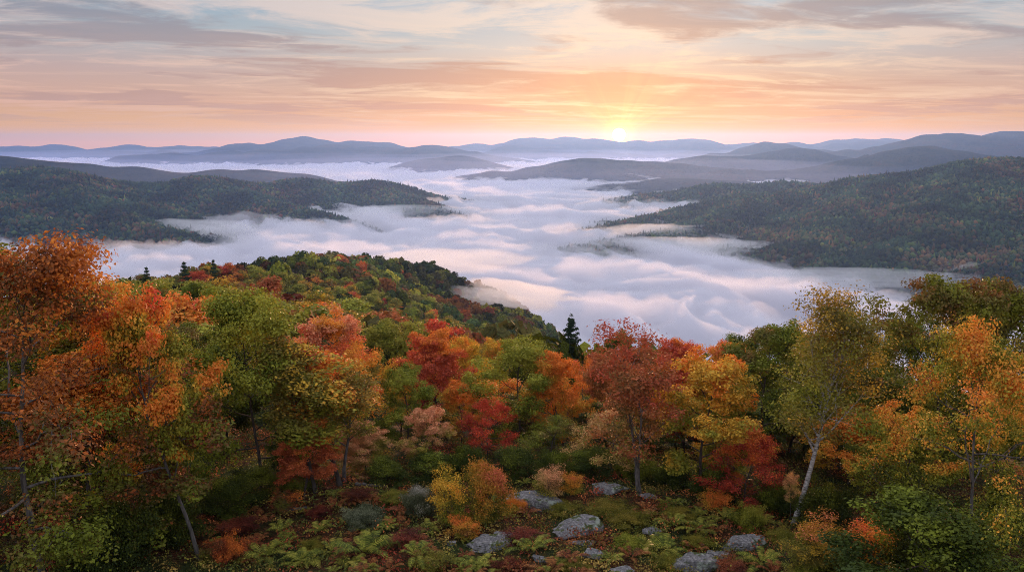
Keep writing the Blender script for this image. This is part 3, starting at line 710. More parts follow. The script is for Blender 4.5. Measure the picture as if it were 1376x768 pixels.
def tints(rng, x, y, w, patch=120., gain=1., pal=None):
    """species come in drifts: pick by weight, the weights swing with place"""
    n = fbm(x / patch, y / patch, 3, 77); base = np.log(np.array(w, float) + 1e-6)[None]
    autumn = np.array([-1, -1, -.5, -.3, .4, .4, 1, 1.2, 1.2, 1, .3])[None]
    lg = base + n[:, None] * 5.0 * autumn + rng.gumbel(size=(len(x), len(w)))
    k = lg.argmax(1); return (FC if pal is None else pal)[k] * rng.uniform(.75, 1.25, (len(x), 1)) * gain * np.clip(1 + 1.8 * fbm(x / 130. + 5, y / 170., 4, 31), .45, 1.9)[:, None], k  # broad tone drifts: species patches that also paint in fold shading
def in_view(x, y, z, m=60):
    dd = y * math.cos(PITCH) - z * math.sin(PITCH); uu = x / dd * FPX + 688; vv = 384 - (y * math.sin(PITCH) + z * math.cos(PITCH)) / dd * FPX
    return (dd > 0) & (uu > -m) & (uu < 1376 + m) & (vv < 768 + m), uu, vv
rng = np.random.RandomState(5)
balls = [ball(50 + i, .16) for i in range(4)]; cone = (lambda a: (np.concatenate([np.stack([np.cos(a) * .62, np.sin(a) * .62, a * 0 - .5], 1), np.stack([np.cos(a + .4) * .34, np.sin(a + .4) * .34, a * 0 + .5], 1), [[0, 0, 1.7]]]), np.array([(i, (i + 1) % 8, 8 + i) for i in range(8)] + [((i + 1) % 8, 8 + (i + 1) % 8, 8 + i) for i in range(8)] + [(8 + i, 8 + (i + 1) % 8, 16) for i in range(8)])))(np.arange(8) * 6.283 / 8)
balls.append(cone); domes2 = [dome(60 + i, 150, .24) for i in range(5)]; domes = [dome(70 + i, 260, .17) for i in range(5)]
w_hill = [4.5, 4.0, 3.2, 1.0, 1.4, 1.0, .5, .25, .10, .06, .25]
for key, sp, rad, m in (('O', 9.5, 5.6, 250), ('P', 12.5, 7.0, 250), ('R', 9.5, 5.6, 60), ('N', 14, 8.0, 60)):
    hl, _ = hills[key]; x0, x1, y0, y1, Zg = hl.grid
    x, y = scatter(rng, x0, x1, y0, y1, sp); z = hl.sample(x, y)
    dzy = hl.sample(x, y + 12) - z
    iv, uu, vv = in_view(x, y, z, m); keep = (z > FOG_Z - 45) & iv & (dzy > -4.5)
    x, y, z = x[keep], y[keep], z[keep]
    tn, _ = tints(rng, x, y, w_hill, 260., 1., FCH)
    S = rad * rng.uniform(.6, 1.4, (len(x), 1))  * np.stack([np.ones(len(x)), np.ones(len(x)), rng.uniform(.8, 1.35, len(x))], 1)
    P = np.stack([x, y, z + rad * .25], 1)
    bake('forest', balls, P, S, tn, rng, {'O': 'mixed green and rust woods covering the big right-hand hill', 'P': 'dark green woods covering the long left-hand hill',
         'R': 'misty woods on the low fog-washed ridge at right', 'N': 'dark woods on the low ridge behind the right-hand hill'}[key])
    print('forest', key, len(x))

# ------------------------------------------------------------------ placing trees
C = sc.collection
def place(key, name, x, y, hgt, rad, pal, label, cat, group=None, rot=None, z=None, tilt=(0, 0)):
    pr = PROTO[key]; e = bpy.data.objects.new(name, None); C.objects.link(e)
    e.empty_display_size = .5
    e.location = (x, y, (gz(x, y) if z is None else z) - .05); e.rotation_euler = (tilt[0], tilt[1], rng.uniform(0, 6.28) if rot is None else rot)
    s = hgt / pr['H']; r = rad / pr['R']; e.scale = (r, r, s)
    tag(e, label, cat, group)
    tr = bpy.data.objects.new('trunk', pr['trunk']); C.objects.link(tr); tr.parent = e
    cr = bpy.data.objects.new('crown', pr['crown']); C.objects.link(cr); cr.parent = e
    cr.material_slots[0].link = 'OBJECT'; cr.material_slots[0].material = M_LEAF[pal]
    return e
def by_photo(key, name, px, Y, top, wpx, pal, label, cat='tree', group=None, rot=None, bx=None, tilt=(0, 0)):
    """crown centred at photo x = px, top at photo y = top, wpx wide, standing Y metres ahead"""
    x, _, zt = at(px, top, Y); x = at(px, 600, Y)[0] if bx is None else at(bx, 640, Y)[0]
    zg = gz(x, Y); d = Y / math.cos(math.radians(20))
    return place(key, name, x, Y, zt - zg, 1.14 * wpx / 2 / FPX * math.hypot(Y, zg + (zt - zg) * .6), pal, label, cat, group, rot, zg, tilt)
GF = 'trees round the foreground clearing'
T = by_photo
# left edge
T('spread', 'oak_tree', 40, 29, 300, 390, 'rust', 'big rust-brown oak filling the left edge of the photo, tallest tree at left', group=GF, rot=.6)
T('oak_b', 'oak_tree', -60, 36, 330, 300, 'green_rust', 'dark green and rust oak cut by the left edge behind the tallest rust tree', group=GF, rot=2)
T('maple_a', 'maple_tree', 130, 38, 368, 170, 'green_orange', 'orange-tipped maple between the tallest rust oak and the leaning grey trunk', group=GF, rot=1)
T('maple_lean', 'maple_tree', 222, 32.2, 380, 215, 'orange_green', 'orange and yellow-green maple on a leaning grey trunk at the left of the clearing', group=GF, rot=0, bx=263)
T('oak_a', 'oak_tree', 105, 32, 480, 270, 'rust', 'added lower rust tree darkening the gap between the tallest rust oak and the leaning trunk', group=GF, rot=.2)  # extra tree, put in to darken the lower left
T('maple_b', 'maple_tree', 170, 40, 500, 170, 'green', 'dark green undergrowth tree behind the leaning grey trunk', group=GF)
T('oak_a', 'oak_tree', 348, 39, 386, 165, 'green', 'tall green oak just right of the orange maple with the leaning trunk', group=GF, rot=1.2)
T('maple_b', 'maple_tree', 300, 50, 450, 120, 'dark_green', 'dark green tree filling the gap left of the tall green oak', group=GF)
T('slender_a', 'maple_tree', 410, 38.6, 445, 105, 'yellow_green', 'slender grey-trunked tree with a thin yellow-green crown', group=GF, bx=424)
T('slender_a', 'maple_tree', 462, 39.8, 458, 130, 'orange_green', 'twin-trunked maple with green lower and orange upper leaves', group=GF, rot=2.5, bx=458)
T('slender_b', 'maple_tree', 452, 40.6, 480, 90, 'yellow_green', 'thin dark-trunked tree close behind the twin-trunked maple', group=GF, rot=.5, bx=463)
T('maple_a', 'maple_tree', 448, 50, 410, 120, 'salmon', 'coral-orange maple rising behind the slender yellow-green tree', group=GF, rot=4)
T('maple_c', 'maple_tree', 500, 47, 455, 100, 'orange', 'orange maple right of the twin-trunked maple', group=GF, rot=5)
T('maple_b', 'young_maple', 404, 38, 565, 85, 'red', 'small bright red maple below the slender yellow-green tree', group=GF)
T('maple_b', 'young_maple', 495, 44, 560, 80, 'pale', 'small thin tan-leaved tree right of the twin-trunked maple', group=GF)
T('maple_a', 'maple_tree', 545, 47, 488, 75, 'green', 'narrow green tree with a dark trunk left of the crimson maple', group=GF)
T('maple_b', 'maple_tree', 592, 52, 446, 105, 'red', 'crimson maple standing tallest left of centre', group=GF, rot=1)
T('maple_c', 'young_maple', 655, 46.5, 536, 75, 'dark_red', 'low dark red maple below the yellow tree near the centre', group=GF)
T('maple_a', 'young_maple', 570, 43.5, 545, 60, 'pale', 'small yellow-tan bushy tree below the crimson maple', group=GF)
T('maple_b', 'maple_tree', 640, 62, 452, 80, 'yellow', 'yellow-gold tree between the crimson maple and the central green oak', group=GF)
T('maple_a', 'maple_tree', 620, 50, 510, 60, 'gold', 'narrow golden tree right of the crimson maple trunk', group=GF)
T('oak_a', 'oak_tree', 700, 50, 450, 118, 'green', 'round green oak at the centre of the tree line', group=GF, rot=3)
T('maple_b', 'maple_tree', 763, 49, 474, 92, 'gold', 'amber-brown maple right of the central green oak', group=GF, rot=2)
T('maple_c', 'maple_tree', 740, 45, 560, 90, 'green_rust', 'low dull green tree under the amber-brown maple', group=GF)
T('conifer', 'spruce_tree', 765, 78, 421, 74, 'needle', 'dark pointed spruce rising above the amber-brown maple', 'spruce', GF)
T('open', 'maple_tree', 868, 39, 432, 128, 'olive_red', 'tall open-crowned maple with a forked grey trunk right of centre', group=GF, rot=.9, bx=864)
T('maple_c', 'maple_tree', 822, 43, 530, 100, 'pale', 'pinkish-tan layered tree left of the forked grey trunk', group=GF, rot=2)
T('maple_a', 'maple_tree', 820, 52, 475, 90, 'olive_red', 'dusky red tree behind the pinkish-tan layered tree', group=GF)
T('maple_b', 'maple_tree', 922, 50, 450, 95, 'red', 'red maple top between the forked grey trunk and the golden maple', group=GF)
T('maple_a', 'maple_tree', 945, 39.5, 466, 142, 'yellow', 'golden-yellow and green maple right of the forked grey trunk', group=GF, rot=4.4)
T('maple_b', 'maple_tree', 955, 47, 458, 90, 'orange', 'bright orange maple top above the golden-yellow maple', group=GF)
T('oak_b', 'oak_tree', 1020, 46, 424, 130, 'green_rust', 'dark green oak with pale limbs left of the white birch', group=GF, rot=1)
T('maple_c', 'maple_tree', 1003, 38, 575, 92, 'brick', 'small brick-red maple at the right end of the clearing', group=GF, rot=1)
T('maple_a', 'maple_tree', 985, 41, 560, 80, 'orange', 'small orange maple just behind the brick-red one', group=GF)
T('birch', 'birch_tree', 1118, 36, 380, 175, 'yellow_green', 'tall white-trunked birch leaning right with thin yellow-green leaves', 'birch', GF, rot=0, bx=1068)
T('maple_b', 'maple_tree', 1075, 50, 440, 110, 'green_rust', 'olive-green tree behind the foot of the birch crown', group=GF)
T('maple_a', 'maple_tree', 1145, 43, 545, 120, 'gold', 'dull orange maple behind the white birch trunk', group=GF)
T('maple_c', 'maple_tree', 1170, 46, 470, 130, 'green_rust', 'rusty green tree filling in right of the birch', group=GF)
T('oak_a', 'oak_tree', 1265, 41, 366, 170, 'green_rust', 'tall dark green oak with rusty tips, highest crown at right', group=GF, rot=2)
T('oak_b', 'oak_tree', 1345, 43, 366, 150, 'green_rust', 'dark oak crown cut by the right edge behind the orange-topped maple', group=GF, rot=5)
T('spread', 'maple_tree', 1310, 28.5, 425, 235, 'green_orange', 'large orange-topped green maple with pale limbs in the right foreground', group=GF, rot=2.2)
T('maple_a', 'maple_tree', 1215, 35, 540, 120, 'green_orange', 'low green and orange maple left of the large right foreground maple', group=GF)
T('oak_b', 'oak_tree', 1290, 25.5, 665, 240, 'dark_green', 'low green tree filling the lower right corner', group=GF)
T('maple_a', 'maple_tree', 1400, 33, 450, 150, 'green_orange', 'orange and green maple cut by the right edge of the photo', group=GF)
T('slender_b', 'dead_tree', 1068, 36.4, 628, 20, 'pale', 'short pale leaning stem beside the white birch trunk', group=GF)

# second rank, behind the clearing trees
GM = 'trees on the slope behind the clearing'
mids = [
 (228,95,388,60,'green_rust','maple_a','olive-rust tree on the slope, left of the tall green oak'),
 (262,110,380,46,'dark_green','maple_b','dark green crown below the three small spruces'),
 (200,90,400,60,'rust','maple_c','rust crown showing just right of the tallest oak'),
 (300,120,385,50,'rust','maple_c','orange-brown round crown above the dark gap left of the tall green oak'),
 (400,100,415,55,'rust','maple_a','rust-brown crown showing over the coral-orange maple'),
 (440,120,412,45,'dark_red','maple_b','maroon crown on the slope above the coral-orange maple'),
 (480,100,440,60,'green','maple_a','mid green crown right of the coral-orange maple'),
 (535,78,428,98,'green','oak_a','broad round olive-green oak left of the crimson maple'),
 (505,70,470,60,'yellow_green','maple_b','yellow-green crown above the orange maple right of the twin trunks'),
 (575,90,452,50,'green_rust','maple_a','dull green crown just left of the crimson maple top'),
 (640,85,445,55,'yellow_green','maple_c','yellow-green crown behind the yellow-gold tree'),
 (668,95,452,50,'yellow','maple_a','pale yellow crown left of the central green oak'),
 (690,100,452,44,'green_rust','maple_b','olive crown peeping over the central green oak'),
 (735,95,462,50,'dark_green','maple_a','dark green crown left of the pointed spruce'),
 (800,75,468,55,'olive_red','maple_b','reddish crown right of the pointed spruce'),
 (785,60,480,60,'orange','maple_c','orange crown between the amber-brown maple and the forked trunk'),
 (850,62,455,70,'olive_red','maple_a','dull red crown behind the forked grey trunk'),
 (890,70,452,60,'dark_green','maple_c','dark green crown right of the forked grey trunk'),
 (985,66,445,70,'dark_green','oak_a','dark green crown behind the bright orange maple top'),
 (1050,62,440,80,'dark_green','oak_a','dark crown between the pale-limbed oak and the birch'),
 (1110,60,460,90,'green_rust','oak_b','dark mass of olive leaves behind the birch crown'),
 (1165,58,430,80,'green_rust','maple_c','dusky olive crown behind the right side of the birch'),
 (1210,55,425,90,'dark_green','oak_a','dark crown between the birch and the highest oak at right'),
 (1310,60,385,110,'dark_green','oak_a','deep green crown behind the highest oak at right'),
 (340,66,470,110,'dark_green','oak_a','deep green crown low behind the tall green oak'),
 (270,62,430,90,'green_rust','oak_b','olive-brown crown left of the tall green oak'),
 (400,60,500,110,'dark_green','oak_a','deep green mass behind the slender yellow-green tree'),
 (470,58,520,100,'dark_green','oak_b','deep green mass behind the twin-trunked maple'),
 (540,58,540,90,'dark_green','oak_a','deep green mass behind the narrow green tree'),
 (600,57,540,90,'green_rust','oak_b','olive mass behind the crimson maple trunk'),
 (660,56,500,90,'gold','maple_c','golden mass behind the low dark red maple'),
 (715,58,520,90,'dark_green','oak_a','deep green mass low behind the central oak'),
 (790,55,540,100,'dark_green','oak_b','deep green mass behind the pinkish-tan layered tree'),
 (850,53,560,90,'dark_green','oak_a','deep green mass behind the forked trunk foot'),
 (910,52,540,100,'dark_green','oak_b','deep green mass behind the golden-yellow maple'),
 (985,52,540,110,'dark_green','oak_a','deep green mass behind the brick-red maple'),
 (1060,50,540,110,'dark_green','oak_b','deep green mass left of the birch trunk'),
 (1130,49,560,110,'dark_green','oak_a','deep green mass right of the birch trunk'),
 (1200,48,500,120,'green_rust','oak_b','dark olive mass low between the birch and the large right maple'),
 (200,52,470,140,'dark_green','oak_a','deep green mass behind the leaning grey trunk'),
 (90,50,420,150,'green_rust','oak_b','dark olive mass behind the tallest rust oak'),
 (10,48,420,150,'dark_green','oak_a','deep green mass at the far left edge'),
]
for px, Y, top, wd, pal, key, lab in mids:
    T(key, 'maple_tree' if 'maple' in key else 'oak_tree', px, Y, top, wd * 1.12, pal, lab, group=GM)
for px, Y, top, wd, lab in ((216,215,359,30,'left small spruce of three on the near skyline'),(265,235,352,38,'middle and broadest of three small spruces on the skyline'),(303,250,349,28,'right small narrow spruce of three on the near skyline')):
    T('conifer_far', 'spruce_tree', px, Y, top, wd, 'needle', lab, 'spruce', 'small spruces on the near skyline')

# ------------------------------------------------------------------ woods of the near spur: the nearest trees one by one, the rest as one forest
x, y = scatter(rng, -520, 330, 68, 1080, 7.2); z = ground_z(x, y)
iv, uu, vv = in_view(x, y, z + 6, 40)
keep = iv & (z > FOG_Z - 30) & (y > 75 + 0.12 * np.abs(x))
x, y, z, uu, vv = (a[keep] for a in (x, y, z, uu, vv))
w_near = [2.6, 3.4, 3.6, 3.4, 2.2, 2.0, .9, .6, .9, .25, 2.6]
tn, kk = tints(rng, x, y, w_near, 70., 1.55)
# the trees in view of the camera: the lowest sight line reached so far, column by column
ang = (z + 9) / y; colid = (uu / 7).astype(int); order = np.argsort(y); vis = np.zeros(len(x), bool); best = {}
front = {}
for i in order:
    c = colid[i]; b_ = max(best.get(c + d_, -9) for d_ in (-1, 0, 1))
    if ang[i] > b_ + .001: vis[i] = True
    if ang[i] > best.get(c, -9): best[c] = ang[i]
NEARPAL = {0:'dark_green',1:'green',2:'green',3:'yellow_green',4:'yellow_green',5:'green_rust',6:'olive_red',7:'rust',8:'orange',9:'dark_red',10:'yellow_green'}
WORD = {'dark_green':'dark green','green':'leaf-green','yellow_green':'yellow-green','green_rust':'olive-rust','olive_red':'dull red-brown','rust':'rust-orange','orange':'orange','dark_red':'maroon'}
cand = [i for i in order if vis[i] and -30 < uu[i] < 1400 and vv[i] < 470 and uu[i] < 800][:185]
single = np.zeros(len(x), bool); single[cand] = True
for i in cand:
    pal = NEARPAL[int(kk[i])]
    place(['tree_far_a', 'tree_far_b', 'tree_far_c'][rng.randint(3)], 'canopy_tree', x[i], y[i], rng.uniform(8, 12), rng.uniform(3.6, 5.2), pal,
          WORD[pal] + ' tree, one of the nearest round crowns on the wooded spur below left', 'tree', 'nearest trees on the wooded spur', z=z[i])
print('spur', len(x), 'visible', vis.sum(), 'single', len(cand), 'to Y', y[cand].max())
r_ = ~single
P = np.stack([x[r_], y[r_], z[r_] + rng.uniform(3.2, 6.5, r_.sum())], 1)
s1_ = rng.uniform(2.4, 5.8, r_.sum()); S = np.stack([s1_, s1_, s1_ * rng.uniform(.8, 1.6, r_.sum())], 1)
near_ = P[:, 1] < 560
bake('forest', domes, P[near_], S[near_], tn[r_][near_] * 1.0, rng, 'mixed autumn woods covering the near part of the spur')
bake('forest', domes2, P[~near_], S[~near_], tn[r_][~near_], rng, 'mixed green and rust woods on the far knoll of the spur above the fog')
# ------------------------------------------------------------------ the clearing
def on_ground(px, py):
    """where the sight line through a photo pixel meets the near ground"""
    x1, _, z1 = at(px, py, 1.0); Ys = np.linspace(24, 75, 500)
    g_ = ground_z(x1 * Ys, Ys); k = np.argmax(g_ >= z1 * Ys)
    return x1 * Ys[k], Ys[k], g_[k]
M_ROCK, t, o = new_mat('rock')
p = t.new('ShaderNodeBsdfPrincipled'); p.inputs['Roughness'].default_value = .85; p.inputs['Specular IOR Level'].default_value = .3
tcn = t.new('ShaderNodeTexCoord').outputs['Object']; n1 = t.noise(tcn, 1.6, 6, .65); n2 = t.noise(tcn, 7., 6, .7); n3 = t.noise(tcn, 2.6, 3, .5)
c = t.ramp(n2, [(.28, (.05, .05, .055, 1)), (.5, (.17, .165, .16, 1)), (.7, (.40, .38, .37, 1))])
c = t.mix(t.smooth(n1, .56, .64), c, (.30, .34, .27, 1))
gn = t.sep(t.new('ShaderNodeNewGeometry').outputs['Normal'])[2]
c = t.mix(t.math('MULTIPLY', t.smooth(n3, .55, .64), t.smooth(gn, .2, .7)), c, (.06, .075, .02, 1))
t.l.new(c, p.inputs['Base Color']); b = t.new('ShaderNodeBump'); b.inputs['Strength'].default_value = 1; b.inputs['Distance'].default_value = .09
t.put(b.inputs['Height'], t.math('ADD', n2, n1)); t.l.new(b.outputs[0], p.inputs['Normal']); t.l.new(p.outputs[0], o.inputs[0])
from mathutils import noise as mnoise
def rock_mesh(seed, sx, sy, sz):
    import bmesh
    bm = bmesh.new(); bmesh.ops.create_icosphere(bm, subdivisions=5, radius=1.); r_ = random.Random(seed)
    planes = []
    for k in range(15):
        v = Vector((r_.gauss(0, 1), r_.gauss(0, 1), r_.gauss(0, .8))).normalized(); planes.append((v, r_.uniform(.55, .9)))
    planes.append((Vector((r_.gauss(0, .12), r_.gauss(0, .12), 1)).normalized(), .55))
    for v in bm.verts:
        c = v.co.copy(); d = c.normalized(); m_ = 1.0
        for nrm, dist in planes:
            q_ = d.dot(nrm)
            if q_ > .01: m_ = min(m_, dist / q_)
        s_ = Vector((seed * 3.1, 0, 0)); m_ *= 1 + .10 * mnoise.noise(d * 2.2 + s_) + .05 * mnoise.noise(d * 6 + s_) + .02 * mnoise.noise(d * 17 + s_)
        crack = abs(mnoise.noise(d * 1.7 + s_ * 2)); m_ *= 1 - .09 * max(0, 1 - crack / .05)
        v.co = Vector((d.x * sx, d.y * sy, d.z * sz)) * m_
    me = bpy.data.meshes.new('rock'); bm.to_mesh(me); bm.free(); me.materials.append(M_ROCK)
    for f in me.polygons: f.use_smooth = True
    return me
ROCKS = [  # px, py(base centre), width px, depth/width, height/width, label
 (722,676,78,.9,.34,'broad flat grey boulder farthest left of the upper pair in the clearing'),
 (775,712,68,1.0,.40,'large cracked grey boulder below the broad flat one, middle of the clearing'),
 (820,658,52,.8,.28,'low grey slab at the foot of the forked grey trunk, left side'),
 (872,668,26,.8,.4,'small grey stone tucked right behind the forked grey trunk'),
 (660,732,62,1.0,.35,'pale tilted boulder near the bottom edge, left of the cracked boulder'),
 (676,722,26,.9,.6,'upright dark stone leaning on the right of the pale tilted boulder'),
 (935,762,66,.9,.5,'blocky grey boulder cut by the bottom edge, right of centre'),
 (968,748,30,.9,.5,'smaller block resting against the blocky bottom-edge boulder'),
 (1000,734,66,.8,.45,'rounded mossy lichen-green boulder at the right of the clearing'),
 (875,716,30,.9,.5,'small pinkish-grey stone among moss, right of the cracked boulder'),
 (797,747,30,.9,.5,'small angular stone under the cracked boulder'),
 (782,730,34,.8,.25,'thin pinkish slab just below the cracked boulder'),
 (838,768,34,.9,.4,'pale stone half cut off by the bottom edge of the photo'),
 (606,731,13,.9,.7,'small white stone in the red ground cover'),
 (640,742,18,.9,.5,'little dark stone under the pale tilted boulder'),
 (725,752,20,.9,.5,'little grey stone in ferns left of the small angular stone'),
]
for i, (px, py, wd, dr, hr, lab) in enumerate(ROCKS):
    x, y, z = on_ground(px, py); w_ = wd / FPX * math.hypot(y, z) / 2 * 1.22
    o = link('boulder' if wd > 40 else 'stone', rock_mesh(i + 3, w_, w_ * dr * .62, w_ * hr * .85), loc=(x, y, z + w_ * hr * .16), rotz=rng.uniform(-.4, .4))
    tag(o, lab, 'boulder' if wd > 40 else 'stone', 'grey rocks in the clearing')
# --- ferns
M_FERN = leaf_material('fern_leaves', [(.1, (.035,.050,.010)), (.4, (.14,.16,.02)), (.7, (.27,.26,.035)), (.95, (.36,.29,.05))], wn=.2, wh=.1, wr=.8)
M_DRYFERN = leaf_material('dry_fern_leaves', [(.1, (.05,.02,.012)), (.4, (.20,.06,.02)), (.7, (.32,.12,.035)), (.95, (.34,.20,.06))], wn=.2, wh=.1, wr=.8)
def fern_mesh(seed, n=15, L=1.0, mat=M_FERN):
    r_ = np.random.RandomState(seed); V = []; T = []
    for i in range(n):
        a = i * 2.4 + r_.normal(0, .2); l = L * r_.uniform(.7, 1.1); el = r_.uniform(.75, 1.15); k = np.linspace(0, 1, 20); fr = r_.uniform()
        rad = l * np.sin(k * 1.35) * math.cos(el) * 1.35; zz_ = l * (math.sin(el) * k - .62 * k ** 2.3); dirv = np.array([math.cos(a), math.sin(a), 0]); sdv = np.array([-math.sin(a), math.cos(a), 0])
        P = dirv[None] * rad[:, None] + np.array([0, 0, 1])[None] * zz_[:, None]
        for j in range(2, 20):
            wl = l * .14 * math.sin(math.pi * (.12 + .86 * k[j])) ** .8; t_ = P[j] - P[j - 1]; tl = t_ * .75
            for sg in (-1, 1):
                tip = P[j] + sg * sdv * wl + t_ * .9 + np.array([0, 0, -.18 * wl]); V += [P[j] - tl * .5, tip - tl * .15, tip + tl * .25, P[j] + tl * .5]
                T += [[fr, k[j], r_.uniform()]] * 4
    V = np.array(V); return mesh_np('fern', V, np.arange(len(V)).reshape(-1, 4), False, [mat], np.array(T))
fm = [fern_mesh(200 + i) for i in range(4)]; dm = [fern_mesh(210 + i, 10, 1., M_DRYFERN) for i in range(3)]
def fern(px, py, wpx, dry, label, pos=None):
    x, y, z = pos or on_ground(px, py); s = wpx / FPX * math.hypot(y, z) / 2 / .8 * 1.35
    o = link('fern', (dm if dry else fm)[rng.randint(3)], loc=(x, y, z + .10), rotz=rng.uniform(0, 6.28)); o.scale = (s, s, s * rng.uniform(.85, 1.1)); o.rotation_euler[0] = rng.uniform(-.15, .15)
    tag(o, label, 'fern', 'ferns in the clearing'); return o
FERNS = [(490,748,62,'largest bright green fern, bottom of the photo left of centre'),(355,752,52,'bright green fern at the lower left, by the edge of the shade'),(408,758,46,'broad green fern between the lower left fern and the largest fern'),
 (430,716,30,'small green fern above the lower ferns at left'),(560,752,40,'dark green fern right of the largest fern'),(448,745,36,'fern leaning on the left side of the largest fern'),(715,742,44,'grey-green fern between the pale tilted and the small angular stone'),
 (745,765,30,'yellowish fern at the bottom edge below the small grey stone'),(892,742,44,'deep green fern right of the small pinkish stone'),(938,715,40,'tall green fern above the blocky bottom-edge boulder'),(1025,760,44,'fern under the rounded mossy boulder'),
 (905,708,34,'fern between the golden-yellow maple and the small pinkish stone'),(575,715,30,'fern left of the tall yellow shrub'),(520,712,28,'fern right of the sage-green bush'),(380,715,30,'fern on the rusty slope below the slender grey trunk'),
 (860,742,34,'fern left of the deep green fern by the pinkish stone'),(975,700,36,'fern at the foot of the small brick-red maple'),(640,765,38,'fern at the bottom edge under the little dark stone')]
for px, py, wd, lab in FERNS: fern(px, py, wd, False, lab)
nf = 0; gt, rt = [], []
while nf < 130:
    px = rng.uniform(270, 1110); py = rng.uniform(650, 790)
    if any(abs(px - r_[0]) < r_[2] * .55 + 6 and -6 < py - r_[1] + r_[2] * .1 < 22 for r_ in ROCKS): continue
    dry = rng.uniform() < .6; nf += 1
    fern(px, py, rng.uniform(16, 34) * (py / 740) ** 2, dry, 'small rust-brown dying fern in the clearing' if dry else 'small green fern among the low plants of the clearing')
# --- shrubs
for k, kw in dict(shrub_a=dict(seed=31, H=3, R=1.6, base=.08, limbs=7, sub=4, twigs=4, K=30, rc=.22, size=.09, stems=4, r0=.035),
                  shrub_b=dict(seed=32, H=3, R=1.3, base=.15, limbs=6, sub=4, twigs=3, K=20, rc=.20, size=.085, stems=5, r0=.03, shape='vase', gap=.15),
                  shrub_c=dict(seed=33, H=2, R=1.9, base=.05, limbs=9, sub=4, twigs=4, K=30, rc=.24, size=.095, stems=4, r0=.03, shape='layer')).items():
    make_tree(k, **kw)
def shrub(key, px, py, top, wpx, pal, label, mat=None):
    x, y, z = on_ground(px, py); zt = at(px, top, y)[2]
    e = place(key, 'shrub', x, y, max(.3, (zt - z) * (.6 if pal in ('moss', 'redbrown') else .95)), wpx / 2 / FPX * math.hypot(y, z), pal, label, 'shrub', 'shrubs in and around the clearing', z=z)
    for c in e.children:
        c.name = 'stems' if c.name.startswith('trunk') else 'foliage'
    return e
M_LEAF['sage'] = leaf_material('sage_leaves', [(.2, (.05,.065,.03)), (.6, (.12,.14,.07)), (.9, (.22,.24,.14))])
M_LEAF['white_flower'] = leaf_material('pale_flowering_leaves', [(.2, (.06,.07,.03)), (.6, (.13,.14,.07)), (.85, (.34,.32,.24)), (1., (.50,.48,.42))])
M_LEAF['moss'] = leaf_material('moss_green_leaves', [(.2, (.07,.075,.010)), (.6, (.17,.16,.018)), (.9, (.28,.22,.03))])
M_LEAF['redbrown'] = leaf_material('red_brown_leaves', [(.2, (.05,.015,.010)), (.6, (.15,.03,.018)), (.9, (.30,.07,.03))])
M_LEAF['peach'] = leaf_material('peach_tipped_leaves', [(.2, G2), (.45, YG), (.62, Y2), (.78, (.62,.20,.08)), (.95, (.66,.22,.12))], wh=.5, wn=.3)
